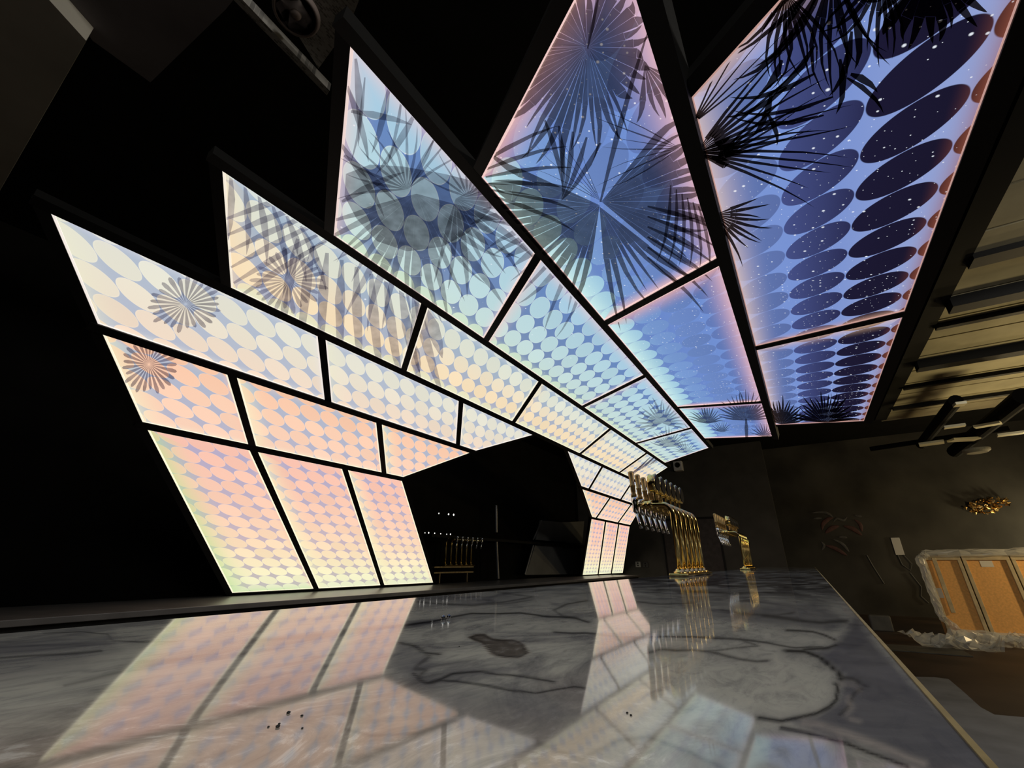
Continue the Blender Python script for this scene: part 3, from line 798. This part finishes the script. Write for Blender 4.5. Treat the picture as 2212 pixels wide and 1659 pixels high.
# crumbs on the stone
crumb_m = mat('dark_crumb', (.008, .008, .008), .6)
for k, (u, v, s) in enumerate([(623, 1541, .0009), (652, 1547, .0006), (600, 1571, .0009), (603, 1565, .0006), (580, 1571, .0005), (653, 1574, .0005), (1355, 1541, .0006), (1363, 1546, .0006), (992, 1397, .0006)]):
    p = onz((u, v), CT); bm = BM(); bmesh.ops.create_icosphere(bm, subdivisions=2, radius=s)
    for q in bm.verts: q.co.x *= random.uniform(.7, 1.3); q.co.z *= .6
    tag(obj('crumb', bm, crumb_m, loc=(p[0], p[1], CT + s * .45)), 'tiny black crumb in the loose cluster on the lower left of the marble' if u < 700 else ('one of two tiny black crumbs close together, lower middle of the marble' if u > 1300 else 'single tiny black crumb left of the dark oval patch in the marble'), 'crumb', 'crumb cluster on the marble' if u < 700 else ('pair of crumbs' if u > 1300 else None))
for (u, v) in ((957, 1338), (969, 1336)):  # two tiny bright specks on the stone
    p = onz((u, v), CT); bm = BM(); bmesh.ops.create_icosphere(bm, subdivisions=1, radius=.003); 
    tag(obj('bright_speck', bm, chrome, loc=(p[0], p[1], CT + .002)), 'tiny bright chip on the marble left of the dark oval patch', 'speck', 'bright specks on the marble')

# ------------------------------------------------------------------ back bar ledge
bb = empty('back_bar', (4, 4.3, 0)); tag(bb, 'low black back bar shelf running under the glowing boxes behind the marble counter', 'back bar')
bm = BM(); box(bm, (-5.0, -.47, .83), (8.25, .62, .868), .004); obj('top', bm, mat('satin_black_top', (.10, .095, .09), .32, noise=.2, nscale=5), bb)
bm = BM(); box(bm, (-5.0, -.42, 0), (8.25, .60, .829)); obj('cabinet', bm, black_metal, bb)

# ------------------------------------------------------------------ room shell
def quad(name, pts, m, th):
    bm = BM(); prism(bm, pts, th); return struct(obj(name, bm, m))
floor_m = mat('dark_brown_floor', (.055, .035, .022), .55, noise=.45, nscale=1.3)
quad('floor', [(-3, -9, 0), (16, -9, 0), (16, 6.2, 0), (-3, 6.2, 0)], floor_m, (0, 0, -.1))
quad('ceiling', [(-3, -9, 4.3), (16, -9, 4.3), (16, 6.2, 4.3), (-3, 6.2, 4.3)], black_wall, (0, 0, .1))
quad('wall_left', [(-3, 6.1, 0), (16, 6.1, 0), (16, 6.1, 4.3), (-3, 6.1, 4.3)], black_wall, (0, .1, 0))
quad('wall_right', [(-3, -9, 0), (16, -9, 0), (16, -9, 4.3), (-3, -9, 4.3)], black_wall, (0, -.1, 0))
quad('wall_near', [(-3, -9, 0), (-3, 6.1, 0), (-3, 6.1, 4.3), (-3, -9, 4.3)], black_wall, (-.1, 0, 0))
plaster = mat('hazy_olive_plaster', (.042, .040, .033), .85, noise=.6, nscale=.9)  # cloudy noise paints the haze over the lit wall
quad('wall_far', [(14.8, -9, 0), (14.8, 6.1, 0), (14.8, 6.1, 4.3), (14.8, -9, 4.3)], plaster, (.1, 0, 0))
# black partition closing the bar, with a doorway
bm = BM(); box(bm, (13.62, onx((1707, 1250), 13.62)[1], 0), (13.8, 6.1, 4.3)); wb = struct(obj('wall_bar_end', bm, black_wall_far))
gm = mat('groove', (.004, .004, .004), .8)
dr = empty('door_1', (13.615, 2.2, 0)); dr['kind'] = 'structure'
d1 = onx((1432, 1135), 13.61)[1]; d2 = onx((1545, 1110), 13.61)[1]
bm = BM(); box(bm, (-.01, d2 - 2.2, 0), (0.003, d1 - 2.2, 2.3)); obj('leaf', bm, mat('dark_brown_door', (.050, .042, .040), .7, noise=.3), dr)
for a, b_ in ((d1 - 2.2, d1 - 2.15), (d2 - 2.25, d2 - 2.2)):
    bm = BM(); box(bm, (-.016, a, 0), (0, b_, 2.33)); obj('jamb', bm, gm, dr)
bm = BM(); box(bm, (-.016, d2 - 2.25, 2.3), (0, d1 - 2.15, 2.36)); obj('lintel', bm, gm, dr)
q0 = onx((1541, 1193), 13.595); q1 = onx((1553, 1193), 13.595)
bm = BM(); box(bm, (-.004, -.075, -.0), (.004, .075, .72)); tag(obj('reflection_sheet', bm, pink_reflection, loc=(13.61, (q0[1] + q1[1]) / 2, q0[2] - .72)), 'narrow pale sheet with a painted pink reflection, upright against the black far wall, between the two brass tap towers', 'panel')  # pinkish colour stands for the glowing boxes reflected in the sheet
for (u, v), lab in (((1378, 1219), 'pale double socket plate low on the black far wall'), ((1394, 1220), 'dark socket plate beside the pale one on the far wall')):
    p = onx((u, v), 13.595); t = empty('wall_socket', tuple(p)); tag(t, lab, 'socket')
    bm = BM(); box(bm, (0, -.075, -.075), (.02, .075, .075), .008); obj('plate', bm, grey_plastic if u == 1378 else charcoal, t)
    for dz in (-.03, .03):
        bm = BM(); lathe(bm, [(.022, 0), (.022, .006)], (0, 0, dz), (-1, 0, 0), 16); obj('outlet', bm, gm, t)
p = onx((1465, 1007), 13.49); t = empty('wall_speaker', tuple(p)); tag(t, 'small white box speaker with black cone high on the black far wall', 'speaker')
bm = BM(); box(bm, (-.09, -.125, -.14), (.12, .125, .14), .02); obj('cabinet', bm, mat('white_plastic', (.75, .75, .75), .5, noise=.05), t)
bm = BM(); lathe(bm, [(.078, 0), (.07, .01), (.03, -.002), (.0, .004)], (-.09, 0, .02), (-1, 0, 0), 28); obj('cone', bm, gm, t)
bm = BM(); box(bm, (.0, -.3, .17), (.05, .3, .19)); box(bm, (.0, -.02, .13), (.2, .02, .18)); obj('bracket', bm, charcoal, t)

# ------------------------------------------------------------------ dark opening behind the back bar
def onyp(p, y):
    d = ray(p); t = y / d[1]; return np.array([d[0] * t, y, d[2] * t + CAMZ])
oc = empty('display_niche', (7, 5.4, .87)); tag(oc, 'dark niche with shelf, post and slanted side panels inside the black opening', 'niche')
ob = np.array([7, 5.4, .87])
bm = BM(); box(bm, (-2.9, .15, -.868), (5.2, .2, 2.4)); obj('back_panel', bm, black_wall, oc)
a = onyp((915, 1158), 5.3); b_ = onyp((1262, 1166), 5.3)
bm = BM(); box(bm, (a[0] - 7, -.28, a[2] - .87 - .02), (b_[0] - 7, .14, a[2] - .87 + .03)); obj('shelf', bm, black_metal, oc)
for lo, hi in (((1072, 1092), (1072, 1150)), ((1072, 1168), (1076, 1250))):
    p, q = onyp(lo, 5.2), onyp(hi, 5.2); bm = BM(); tube(bm, [p - ob, q - ob], .028, 10); obj('post', bm, mat('grey_tube', (.18, .18, .185), .4, metal=.6), oc)
side_m = mat('grey_side_panel', (.16, .16, .15), .7, noise=.15, nscale=2)
for poly in ([(1168, 1124), (1215, 1128), (1262, 1126), (1258, 1174), (1158, 1166)], [(1156, 1178), (1256, 1180), (1252, 1240), (1136, 1242)]):
    pts = [onyp(q, 5.28 - .1 * i % 2) - ob for i, q in enumerate(poly)]
    bm = BM(); prism(bm, [onyp(q, 5.25) - ob for q in poly], (0, .03, 0)); obj('side_panel', bm, side_m, oc)
for c in ([(1170, 1124), (1152, 1166)], [(1152, 1178), (1134, 1241)]):
    bm = BM(); tube(bm, [onyp(c[0], 5.2) - ob, onyp(c[1], 5.2) - ob], .016, 8); obj('edge_bar', bm, mat('pale_edge', (.35, .35, .34), .4, metal=.5), oc)
spot_m = glow_mat('reflected_spot_glow', (1, .97, .9, 1), 1.6)  # glowing discs put in for the reflections of spot lamps
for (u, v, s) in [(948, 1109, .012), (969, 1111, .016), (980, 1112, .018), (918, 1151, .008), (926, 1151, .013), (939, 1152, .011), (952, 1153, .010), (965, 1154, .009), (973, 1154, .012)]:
    p = onyp((u, v), 5.527); t = empty('niche_reflection', tuple(p)); up = v < 1130
    tag(t, 'tiny white spotlight put in as a glowing disc, high in the dark opening' if up else 'tiny white lamp reflection in the row just above the niche taps', 'spot_reflection', 'three upper niche reflections' if up else 'row of niche reflections above the taps')
    bm = BM(); lathe(bm, [(s * 1.6, 0), (s * 1.6, .02)], (0, .002, 0), (0, 1, 0), 16); obj('disc_backing', bm, black_metal, t)
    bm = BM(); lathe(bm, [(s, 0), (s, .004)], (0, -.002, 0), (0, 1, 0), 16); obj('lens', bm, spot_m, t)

# ------------------------------------------------------------------ brass tap towers
def tap_tower(loc, label, rz=0.0, badges=True, n=6, handles=True):
    root = empty('beer_tap_tower', loc, rz); tag(root, label, 'beer tap tower', None)
    sp = .122
    bm = BM(); L = sp * (n - 1)
    box(bm, (-.05, -.05, .0), (L + .05, .05, .014), .006); obj('base_plate', bm, brass, root)
    for k in range(n):
        x = k * sp
        bm = BM(); lathe(bm, [(.036, .014), (.036, .020), (.024, .028), (.019, .036)], (x, 0, 0), seg=20); obj('foot_flange', bm, brass, root, True)
        pts = [(x, 0, .02), (x, 0, .32)] + [(x, .055 - .055 * math.cos(a), .32 + .055 * math.sin(a)) for a in [math.pi / 2 * t / 8 for t in range(1, 9)]] + [(x, .13, .376), (x, .165, .378)]
        bm = BM(); tube(bm, pts, .0145, 16); obj('column', bm, brass, root, True)
        bm = BM(); lathe(bm, [(.018, 0), (.023, .004), (.023, .028), (.019, .032), (.022, .036), (.022, .050), (.013, .060), (.010, .085)], (x, .10, .377), (0, 1, 0), 20); obj('collar', bm, brass, root, True)
        f = obj('faucet', lathe(BM(), [(.011, -.038), (.016, -.03), (.018, -.005), (.016, .012), (.020, .020), (.020, .045), (.014, .052)], (x, .205, .375), seg=18), chrome, root, True)
        bm = BM(); lathe(bm, [(.010, 0), (.0075, -.07), (.0105, -.10)], (x, .205, .345), (0, .22, 1), 14); s = obj('spout', bm, chrome, f, True)
        if not handles: continue
        bm = BM(); lathe(bm, [(.016, .0), (.017, .014), (.012, .024), (.014, .034), (.014, .06), (.0165, .064), (.0165, .070), (.013, .074), (.017, .140), (.016, .150), (.009, .155)], (x, .208, .425), (0, .03, 1), 18); obj('handle', bm, handle_wood, f, True)
        if badges:
            c = Vector((x, .066, .475))
            bm = BM(); lathe(bm, [(.006, 0), (.006, .055)], (x, .085, .39), seg=10); box(bm, (x - .012, .066, .388), (x + .012, .104, .398)); obj('badge_stem', bm, brass, root)
            bm = BM(); lathe(bm, [(.050, -.022), (.056, -.019), (.050, 0), (.056, .019), (.050, .022)], (x, .085, .496), (0, 1, 0), 36); bd = obj('badge', bm, brass, root, True)
            bm = BM(); lathe(bm, [(.049, 0), (.047, .004)], (x, .063, .496), (0, -1, 0), 36); obj('badge_face', bm, badge_face, bd)
    return root
t1 = tap_tower((2.62, .600, CT), 'nearer row of six curved brass beer taps with round badges, standing on the marble counter')
def copy_tree(o, parent=None):
    c = o.copy(); C.objects.link(c); c.parent = parent
    for ch in list(o.children): copy_tree(ch, c)
    return c
t2 = copy_tree(t1); t2.location = (5.5, .592, CT); t2['label'] = 'smaller looking brass tap tower farther along the marble, in front of the black end wall'
t3 = tap_tower((6.55, 5.02, 1.115), 'dim brass tap row on a rail inside the dark opening behind the back bar', math.pi, False, 6, False); t3.scale = (1.12, 1.12, 1.08)
nb = empty('niche_rail', (6.3, 4.98, .87)); tag(nb, 'pair of dull gold rails under the taps inside the dark opening', 'rail')
for z in (.245, .165):
    bm = BM(); box(bm, (-.78, -.05, z - .025), (.22, .05, z - .005)); obj('rail', bm, mat('dull_gold', (.55, .45, .25), .35, metal=.8, noise=.3, nscale=20), nb)
for x in (-.6, .1):
    bm = BM(); box(bm, (x - .012, -.012, 0), (x + .012, .012, .14)); obj('leg', bm, mat('dull_gold_leg', (.35, .29, .18), .4, metal=.8), nb)

# ------------------------------------------------------------------ side room on the right: deck ceiling, ducts, crates
deck = mat('warm_grey_roof_deck', (.38, .34, .22), .8, noise=.2, nscale=2.2)
DZ = 3.42
bm = BM()
x0 = 1.0
while x0 < 9.2:
    box(bm, (x0, -8.9, DZ), (x0 + .47, -1.52, DZ + .05)); box(bm, (x0 + .47, -8.9, DZ + .012), (x0 + .50, -1.52, DZ + .05)); x0 += .50
dk = obj('ceiling_deck', bm, deck); dk['kind'] = 'structure'
for k, (u, v) in enumerate([(2044, 651), (2015, 703), (1963, 786), (1947, 835), (2090, 560), (1925, 880)]):
    p = onz((u, v), DZ); th = .16 if k in (0, 2, 4) else .07
    bm = BM(); box(bm, (-th / 2, -7.2, -.10 if k in (0, 2) else -.05), (th / 2, 0, .0)); o = obj('ceiling_beam', bm, black_metal, loc=(p[0], -1.56, DZ - .002))
    tag(o, 'dark beam crossing the olive roof deck on the right, %s' % ['level with the seam in the largest navy box', 'thin one just beyond the widest beam', 'wide one over the far ducts', 'thin one next to the ducts', 'nearest in view at the right edge', 'farthest one by the end of the canopy'][k], 'beam', 'beams under the roof deck')
bm = BM(); box(bm, (1.0, -1.56, 3.40), (9.3, -1.40, 3.6)); o = obj('trim_canopy_edge', bm, black_wall); o['kind'] = 'structure'
# ducts and strips under the deck
duct_m = mat('black_duct', (.003, .003, .003), .8, spec=.1)
for k, (pa, pb, r_, lab) in enumerate([((2065, 865), (1990, 960), .07, 'black duct hanging under the roof deck, left one'), ((2212, 855), (2062, 975), .10, 'black duct hanging under the roof deck at the right edge'), ((1880, 970), (2180, 925), .04, 'thin black pipe running sideways under the ducts')]):
    p, q = onz(pa, 3.0), onz(pb, 2.95 if k < 2 else 3.0); c = (p + q) / 2
    bm = BM(); tube(bm, [p - c, q - c], r_, 14); tag(obj('duct', bm, duct_m, loc=tuple(c)), lab, 'duct')
strip_m = mat('lit_galvanised', (.62, .58, .42), .4, metal=.3)  # pale tone stands for light on the undersides of beams and vents
for k, (pa, pb, w_) in enumerate([((2040, 926), (2086, 920), .05), ((2106, 925), (2163, 915), .06), ((1986, 963), (2040, 956), .10), ((2054, 953), (2112, 950), .08), ((2062, 877), (2086, 874), .06), ((2155, 943), (2212, 936), .06)]):
    p, q = onz(pa, 2.86), onz(pb, 2.86); c = (p + q) / 2; e = (q - p); e /= np.linalg.norm(e); s = np.array([-e[1], e[0], 0]) * w_
    bm = BM(); prism(bm, [p - c + s, q - c + s, q - c - s, p - c - s], (0, 0, .03))
    tag(obj('metal_strip', bm, strip_m, loc=tuple(c)), ['upper left pale metal strip between the two black ducts', 'upper right pale metal strip, thin, beyond the right duct',
        'broad yellowish metal strip at the left end of the lower line', 'lower pale metal strip just right of the broad yellowish one',
        'short pale metal strip highest up beside the left duct', 'pale metal strip of the lower line at the picture edge'][k], 'metal strip', 'metal strips under the ducts')
bm = BM(); lathe(bm, [(.16, 0), (.16, -.03), (.12, -.06)], seg=28); p = onz((2108, 970), 2.8); tag(obj('ceiling_disc', bm, mat('dull_disc', (.30, .29, .22), .6), loc=tuple(p)), 'round pale disc under the ducts at upper right of the side room', 'ceiling disc')
# crates: timber framed cardboard fronts leaning in a row, wrapped in film
card = mat('brown_cardboard', (.85, .46, .15), .8, noise=.12, nscale=30); wood = mat('pale_timber', (.55, .45, .27), .7, noise=.2, nscale=8)
film = bpy.data.materials.new('clear_film'); film.use_nodes = True; fb_ = film.node_tree.nodes['Principled BSDF']
fb_.inputs['Base Color'].default_value = (.8, .8, .74, 1); fb_.inputs['Roughness'].default_value = .22; fb_.inputs['Alpha'].default_value = .42
XC = 11.3
ztop = 1.165 + (onx((2080, 1198), XC)[2] - 1.165)
yy = [onx((x, 1210), XC)[1] for x in (1995, 2082, 2190, 2320)]
H = ztop; lean = .16
def crate(y0, y1, lab, tapes):
    root = empty('wrapped_crate', (XC, (y0 + y1) / 2, 0.0)); root.rotation_euler = (0, math.radians(7), 0)
    tag(root, lab, 'crate', 'wrapped crates'); h = abs(y1 - y0) / 2 - .008
    bm = BM(); box(bm, (.03, -h, .02), (.30, h, H - .02)); obj('cardboard_front', bm, card, root)
    for z0, z1 in ((0.0, .07), (H - .08, H)):
        bm = BM(); box(bm, (-.01, -h, z0), (.06, h, z1), .004); obj('cross_rail', bm, wood, root)
    for s in (-1, 1):
        bm = BM(); box(bm, (-.012, s * h - (.05 if s > 0 else 0), .072), (.06, s * h + (0 if s > 0 else .05), H - .082), .004); obj('upright', bm, wood, root)
    for (dy, dz, w_, h_) in tapes:
        bm = BM(); box(bm, (.024, dy - w_, dz - h_), (.029, dy + w_, dz + h_)); obj('paper_label', bm, mat('paper', (.75, .72, .62), .7), root)
    return root
crate(yy[0], yy[1], 'left cardboard crate in timber frame with a loose batten, dimmer side of the wrapped stack', [(.20, H * .52, .06, .08)])
crate(yy[1], yy[2], 'middle cardboard crate in timber frame, white label at its top edge', [(0, H - .14, .08, .05)])
crate(yy[2], yy[3], 'right cardboard crate cut off by the picture edge, brightest in the lamp light', [])
bm = BM(); box(bm, (-.02, -.03, -.45), (.01, .03, .45), .004); o = obj('loose_batten', bm, wood, loc=(XC - .03 + .12, yy[0] - .17, H * .62)); o.rotation_euler = (0, math.radians(7), 0)
tag(o, 'loose pale batten standing against the left cardboard crate', 'batten')
def film_tube(pts, r, seed):
    R = random.Random(seed); bm = BM(); N = []
    for (p, q) in zip(pts, pts[1:]):
        for t in range(12): N.append(np.array(p) + (np.array(q) - np.array(p)) * t / 12)
    N.append(np.array(pts[-1])); tube(bm, N, [r * R.uniform(.75, 1.2) for _ in N], 14)
    for v in bm.verts: v.co += Vector((R.uniform(-1, 1), R.uniform(-1, 1), R.uniform(-1, 1))) * r * .35
    return bm
fx = XC - .02
fl = obj('film_wrap', film_tube([(fx, yy[3], .05), (fx, yy[0] - .18, .05), (fx, yy[0] + .02, .3), (fx + .1, yy[0] + .03, H * .95), (fx + .16, yy[0] - .1, H + .03), (fx + .16, yy[3], H + .03)], .055, 3), film)
tag(fl, 'thick crumpled clear film wrapped round the outside of the cardboard crates', 'film wrap')
fp = onz((2120, 1392), 0)
R_ = random.Random(9); bm = BM(); bmesh.ops.create_grid(bm, x_segments=26, y_segments=18, size=.5)
for v in bm.verts:
    v.co.x *= .9; v.co.y *= 1.5; v.co.z = max(.002, .05 + .10 * math.sin(v.co.x * 9 + 2 * math.sin(v.co.y * 7)) + R_.uniform(-.05, .06)); v.co.x += R_.uniform(-.03, .03); v.co.y += R_.uniform(-.03, .03)
fo = obj('crumpled_film', bm, film, loc=(fp[0] - .3, fp[1] + .15, 0)); fo.rotation_euler = (0, 0, .7); tag(fo, 'crumpled heap of clear film on the floor in front of the crates', 'film')
# gilt wall relief
gold = mat('gilt_leaf', (.95, .62, .25), .25, metal=1.0, noise=.2, nscale=40)
gc = onx((2130, 1092), 14.72); bm = BM(); R_ = random.Random(4)
for k in range(90):
    a = max(-1.5, min(1.5, R_.gauss(0, 1))); y = a * .24; z = .28 * y * -1 * .6 + R_.uniform(-.16, .16) * (1.1 - min(1, abs(a) / 2.2))
    s = R_.uniform(.035, .085); q = Matrix.Rotation(R_.uniform(0, 6.28), 4, 'X') @ Matrix.Rotation(R_.uniform(-.8, .8), 4, 'Y')
    pts = [Vector((0, 0, -s)), Vector((-.02, s * .5, 0)), Vector((0, 0, s)), Vector((.0, -s * .5, 0))]
    vs = [bm.verts.new(q @ p_ + Vector((-.03 - R_.uniform(0, .06), y, z))) for p_ in pts]; mid = bm.verts.new(q @ Vector((-.03, 0, 0)) + Vector((-.05, y, z)))
    for i in range(4): bm.faces.new([vs[i], vs[(i + 1) % 4], mid])
rl = obj('gilt_relief', bm, gold, loc=(gc[0] + .05, gc[1], gc[2])); tag(rl, 'glittering gilt leaf relief on the lit wall above the crates', 'wall relief')
# faint mural strokes on the dark wall
st_m = mat('dull_red_paint', (.08, .03, .022), .6, noise=.3, nscale=10); sg_m = mat('dull_grey_paint', (.085, .082, .075), .6, noise=.3, nscale=10)
mr = empty('wall_mural', tuple(onx((1815, 1140), 14.79))); mb = onx((1815, 1140), 14.79); tag(mr, 'faint curling red and grey strokes painted on the dark wall right of the black partition', 'mural')
def stroke(pts, w_, mm):
    P3 = [onx(p, 14.78) - mb for p in pts]; Q = []
    for i in range(len(P3) - 1):
        for t in (0, .25, .5, .75):
            p0 = P3[max(i - 1, 0)]; p1 = P3[i]; p2 = P3[i + 1]; p3 = P3[min(i + 2, len(P3) - 1)]
            Q.append(.5 * ((2 * p1) + (-p0 + p2) * t + (2 * p0 - 5 * p1 + 4 * p2 - p3) * t * t + (-p0 + 3 * p1 - 3 * p2 + p3) * t ** 3))
    Q.append(P3[-1]); n = len(Q); bm = BM(); tube(bm, Q, [max(.003, w_ * math.sin(math.pi * (i + .3) / n)) for i in range(n)], 8)
    for v in bm.verts: v.co.x = v.co.x * .2
    obj('stroke', bm, mm, mr)
stroke([(1752, 1108), (1775, 1106), (1790, 1110), (1800, 1118)], .035, sg_m)
stroke([(1776, 1145), (1778, 1132), (1788, 1122), (1800, 1118)], .05, st_m)
stroke([(1783, 1152), (1795, 1142), (1812, 1136)], .055, st_m)
stroke([(1822, 1136), (1842, 1142), (1862, 1156)], .055, st_m)
stroke([(1846, 1122), (1858, 1132), (1862, 1148)], .04, st_m)
stroke([(1783, 1178), (1805, 1185), (1830, 1200)], .05, st_m)
stroke([(1800, 1165), (1820, 1175), (1834, 1192)], .035, sg_m)
stroke([(1812, 1160), (1830, 1161)], .03, sg_m); stroke([(1800, 1128), (1808, 1120), (1822, 1124), (1830, 1116)], .03, sg_m)
stroke([(1757, 1120), (1775, 1119)], .025, sg_m); stroke([(1846, 1113), (1862, 1116)], .03, sg_m); stroke([(1774, 1170), (1780, 1178), (1776, 1188)], .03, sg_m)
# plate with hanging leads, and thin items on the dark wall
p = onx((1939, 1180), 14.77); t = empty('wall_plate', tuple(p)); tag(t, 'pale upright plate with dangling leads on the dark wall left of the crates', 'wall plate')
bm = BM(); box(bm, (0, -.085, -.20), (.03, .085, .20), .004); obj('plate', bm, mat('plate_grey', (.62, .62, .60), .6), t)
bm = BM(); tube(bm, [(0, -.06, -.2), (-.02, -.16, -.4), (0, -.1, -.55), (0, .02, -.42), (0, .05, -.2)], .010, 8); tube(bm, [(0, -.08, -.6), (0, -.2, -.9), (0, -.14, -1.1), (0, -.24, -1.25)], .010, 8); obj('lead', bm, mat('dim_lead', (.10, .10, .10), .6), t)
p = onx((1895, 1232), 14.785); bm = BM(); tube(bm, [(0, .12, .35), (0, .06, .1), (0, -.06, -.3)], .012, 8); tag(obj('hanging_strip', bm, mat('cord_grey', (.10, .10, .095), .5), loc=tuple(p)), 'thin grey strip hanging on the dark wall left of the wall plate', 'strip')
p = onz((1885, 1290), .02) * 0 + onx((1884, 1280), 11.5); bm = BM(); box(bm, (-.1, -.16, -.13), (.1, .16, .13), .02); p[2] = max(p[2], .13); tag(obj('small_carton', bm, mat('dull_carton', (.10, .10, .09), .7, noise=.2), loc=(p[0], p[1], .13)), 'small dim carton on the floor between the bar and the crates', 'carton')
# pale floor sheet beside the bar
sp_ = [onz(q, 0.0) for q in ((1975, 1465), (2020, 1466), (2050, 1470), (2085, 1500), (2120, 1532), (2150, 1548), (2230, 1555), (2350, 1590), (2350, 1800), (2230, 1800), (2140, 1680))]
bm = BM(); prism(bm, [(q[0], q[1], .002) for q in sp_], (0, 0, .012)); tag(obj('floor_sheet', bm, mat('grey_sheet', (.20, .20, .20), .7, noise=.2, nscale=3)), 'grey protective sheet with rounded corner lying on the dark floor beside the bar', 'floor sheet')
bm = BM(); p, q = onz((1958, 1397), 0), onz((2020, 1412), 0); box(bm, (-.3, -.5, 0), (.3, .5, .01)); tag(obj('floor_mat', bm, mat('dim_mat', (.09, .085, .07), .8, noise=.2), loc=((p[0] + q[0]) / 2, (p[1] + q[1]) / 2, .002)), 'dim flat mat on the floor in front of the left crate', 'mat')

# ------------------------------------------------------------------ top left: bulkheads, perforated tray, round speaker
def slab(pts, z, th, m, name, kindstruct=True, lab=None, cat=None):
    P3 = [onz(q, z) for q in pts]; bm = BM(); prism(bm, [tuple(p) for p in P3], (0, 0, th)); o = obj(name, bm, m)
    if kindstruct: o['kind'] = 'structure'
    else: tag(o, lab, cat)
    return o
bulk_m = mat('grey_bulkhead', (.50, .48, .42), .85, noise=.12, nscale=3); bulk2 = mat('dark_bulkhead', (.16, .145, .155), .85, noise=.2, nscale=3)
slab([(-260, 860), (-260, -260), (70, -40), (186, 88)], 3.5, .3, bulk_m, 'trim_bulkhead_left')
slab([(92, -60), (600, -120), (488, 20), (325, 178), (200, 88)], 3.6, .3, bulk2, 'trim_bulkhead_middle')
tr = empty('perforated_tray', (0, 0, 0)); c0 = onz((620, 90), 3.35); tr.location = tuple(c0); tag(tr, 'perforated grey metal tray hanging from the black ceiling at the top left', 'cable tray')
tm = bpy.data.materials.new('perforated_steel'); tm.use_nodes = True; nt = tm.node_tree; b = nt.nodes['Principled BSDF']
tc = nt.nodes.new('ShaderNodeTexCoord'); bt = nt.nodes.new('ShaderNodeTexBrick'); bt.inputs['Scale'].default_value = 26; bt.inputs['Mortar Size'].default_value = .028; bt.inputs['Mortar Smooth'].default_value = 0
bt.inputs['Color1'].default_value = (.02, .02, .02, 1); bt.inputs['Color2'].default_value = (.35, .34, .32, 1); bt.inputs['Mortar'].default_value = (.35, .34, .32, 1); bt.inputs['Bias'].default_value = .3
nt.links.new(tc.outputs['Object'], bt.inputs['Vector']); nt.links.new(bt.outputs[0], b.inputs['Base Color']); b.inputs['Roughness'].default_value = .6
def quadpx(pts, z, th, name, m, par, base):
    bm = BM(); prism(bm, [tuple(onz(q, z) - base) for q in pts], (0, 0, th)); return obj(name, bm, m, par)
quadpx([(560, -60), (800, -60), (752, 60), (688, 148)], 3.35, .02, 'tray_plate', tm, tr, c0)
quadpx([(485, -20), (505, -20), (712, 196), (706, 206)], 3.30, .05, 'tray_flange', tm, tr, c0)
sc_ = onz((642, 22), 3.33); s3 = empty('ceiling_speaker', tuple(sc_)); tag(s3, 'round brownish ceiling speaker beside the perforated tray, top left', 'ceiling speaker')
bm = BM(); lathe(bm, [(.085, -.0), (.094, -.012), (.090, -.03), (.082, -.034), (.078, -.03)], seg=40); obj('ring', bm, mat('brown_plastic', (.20, .16, .15), .6), s3, True)
bm = BM(); lathe(bm, [(.078, -.03), (.05, -.02), (.022, -.03), (.020, -.036), (.008, -.040)], seg=40); obj('cone', bm, mat('brown_cone', (.26, .21, .19), .7, noise=.1), s3, True)
# canopy backing boards so that the ceiling stays dark above the boxes: none needed, the casings close it
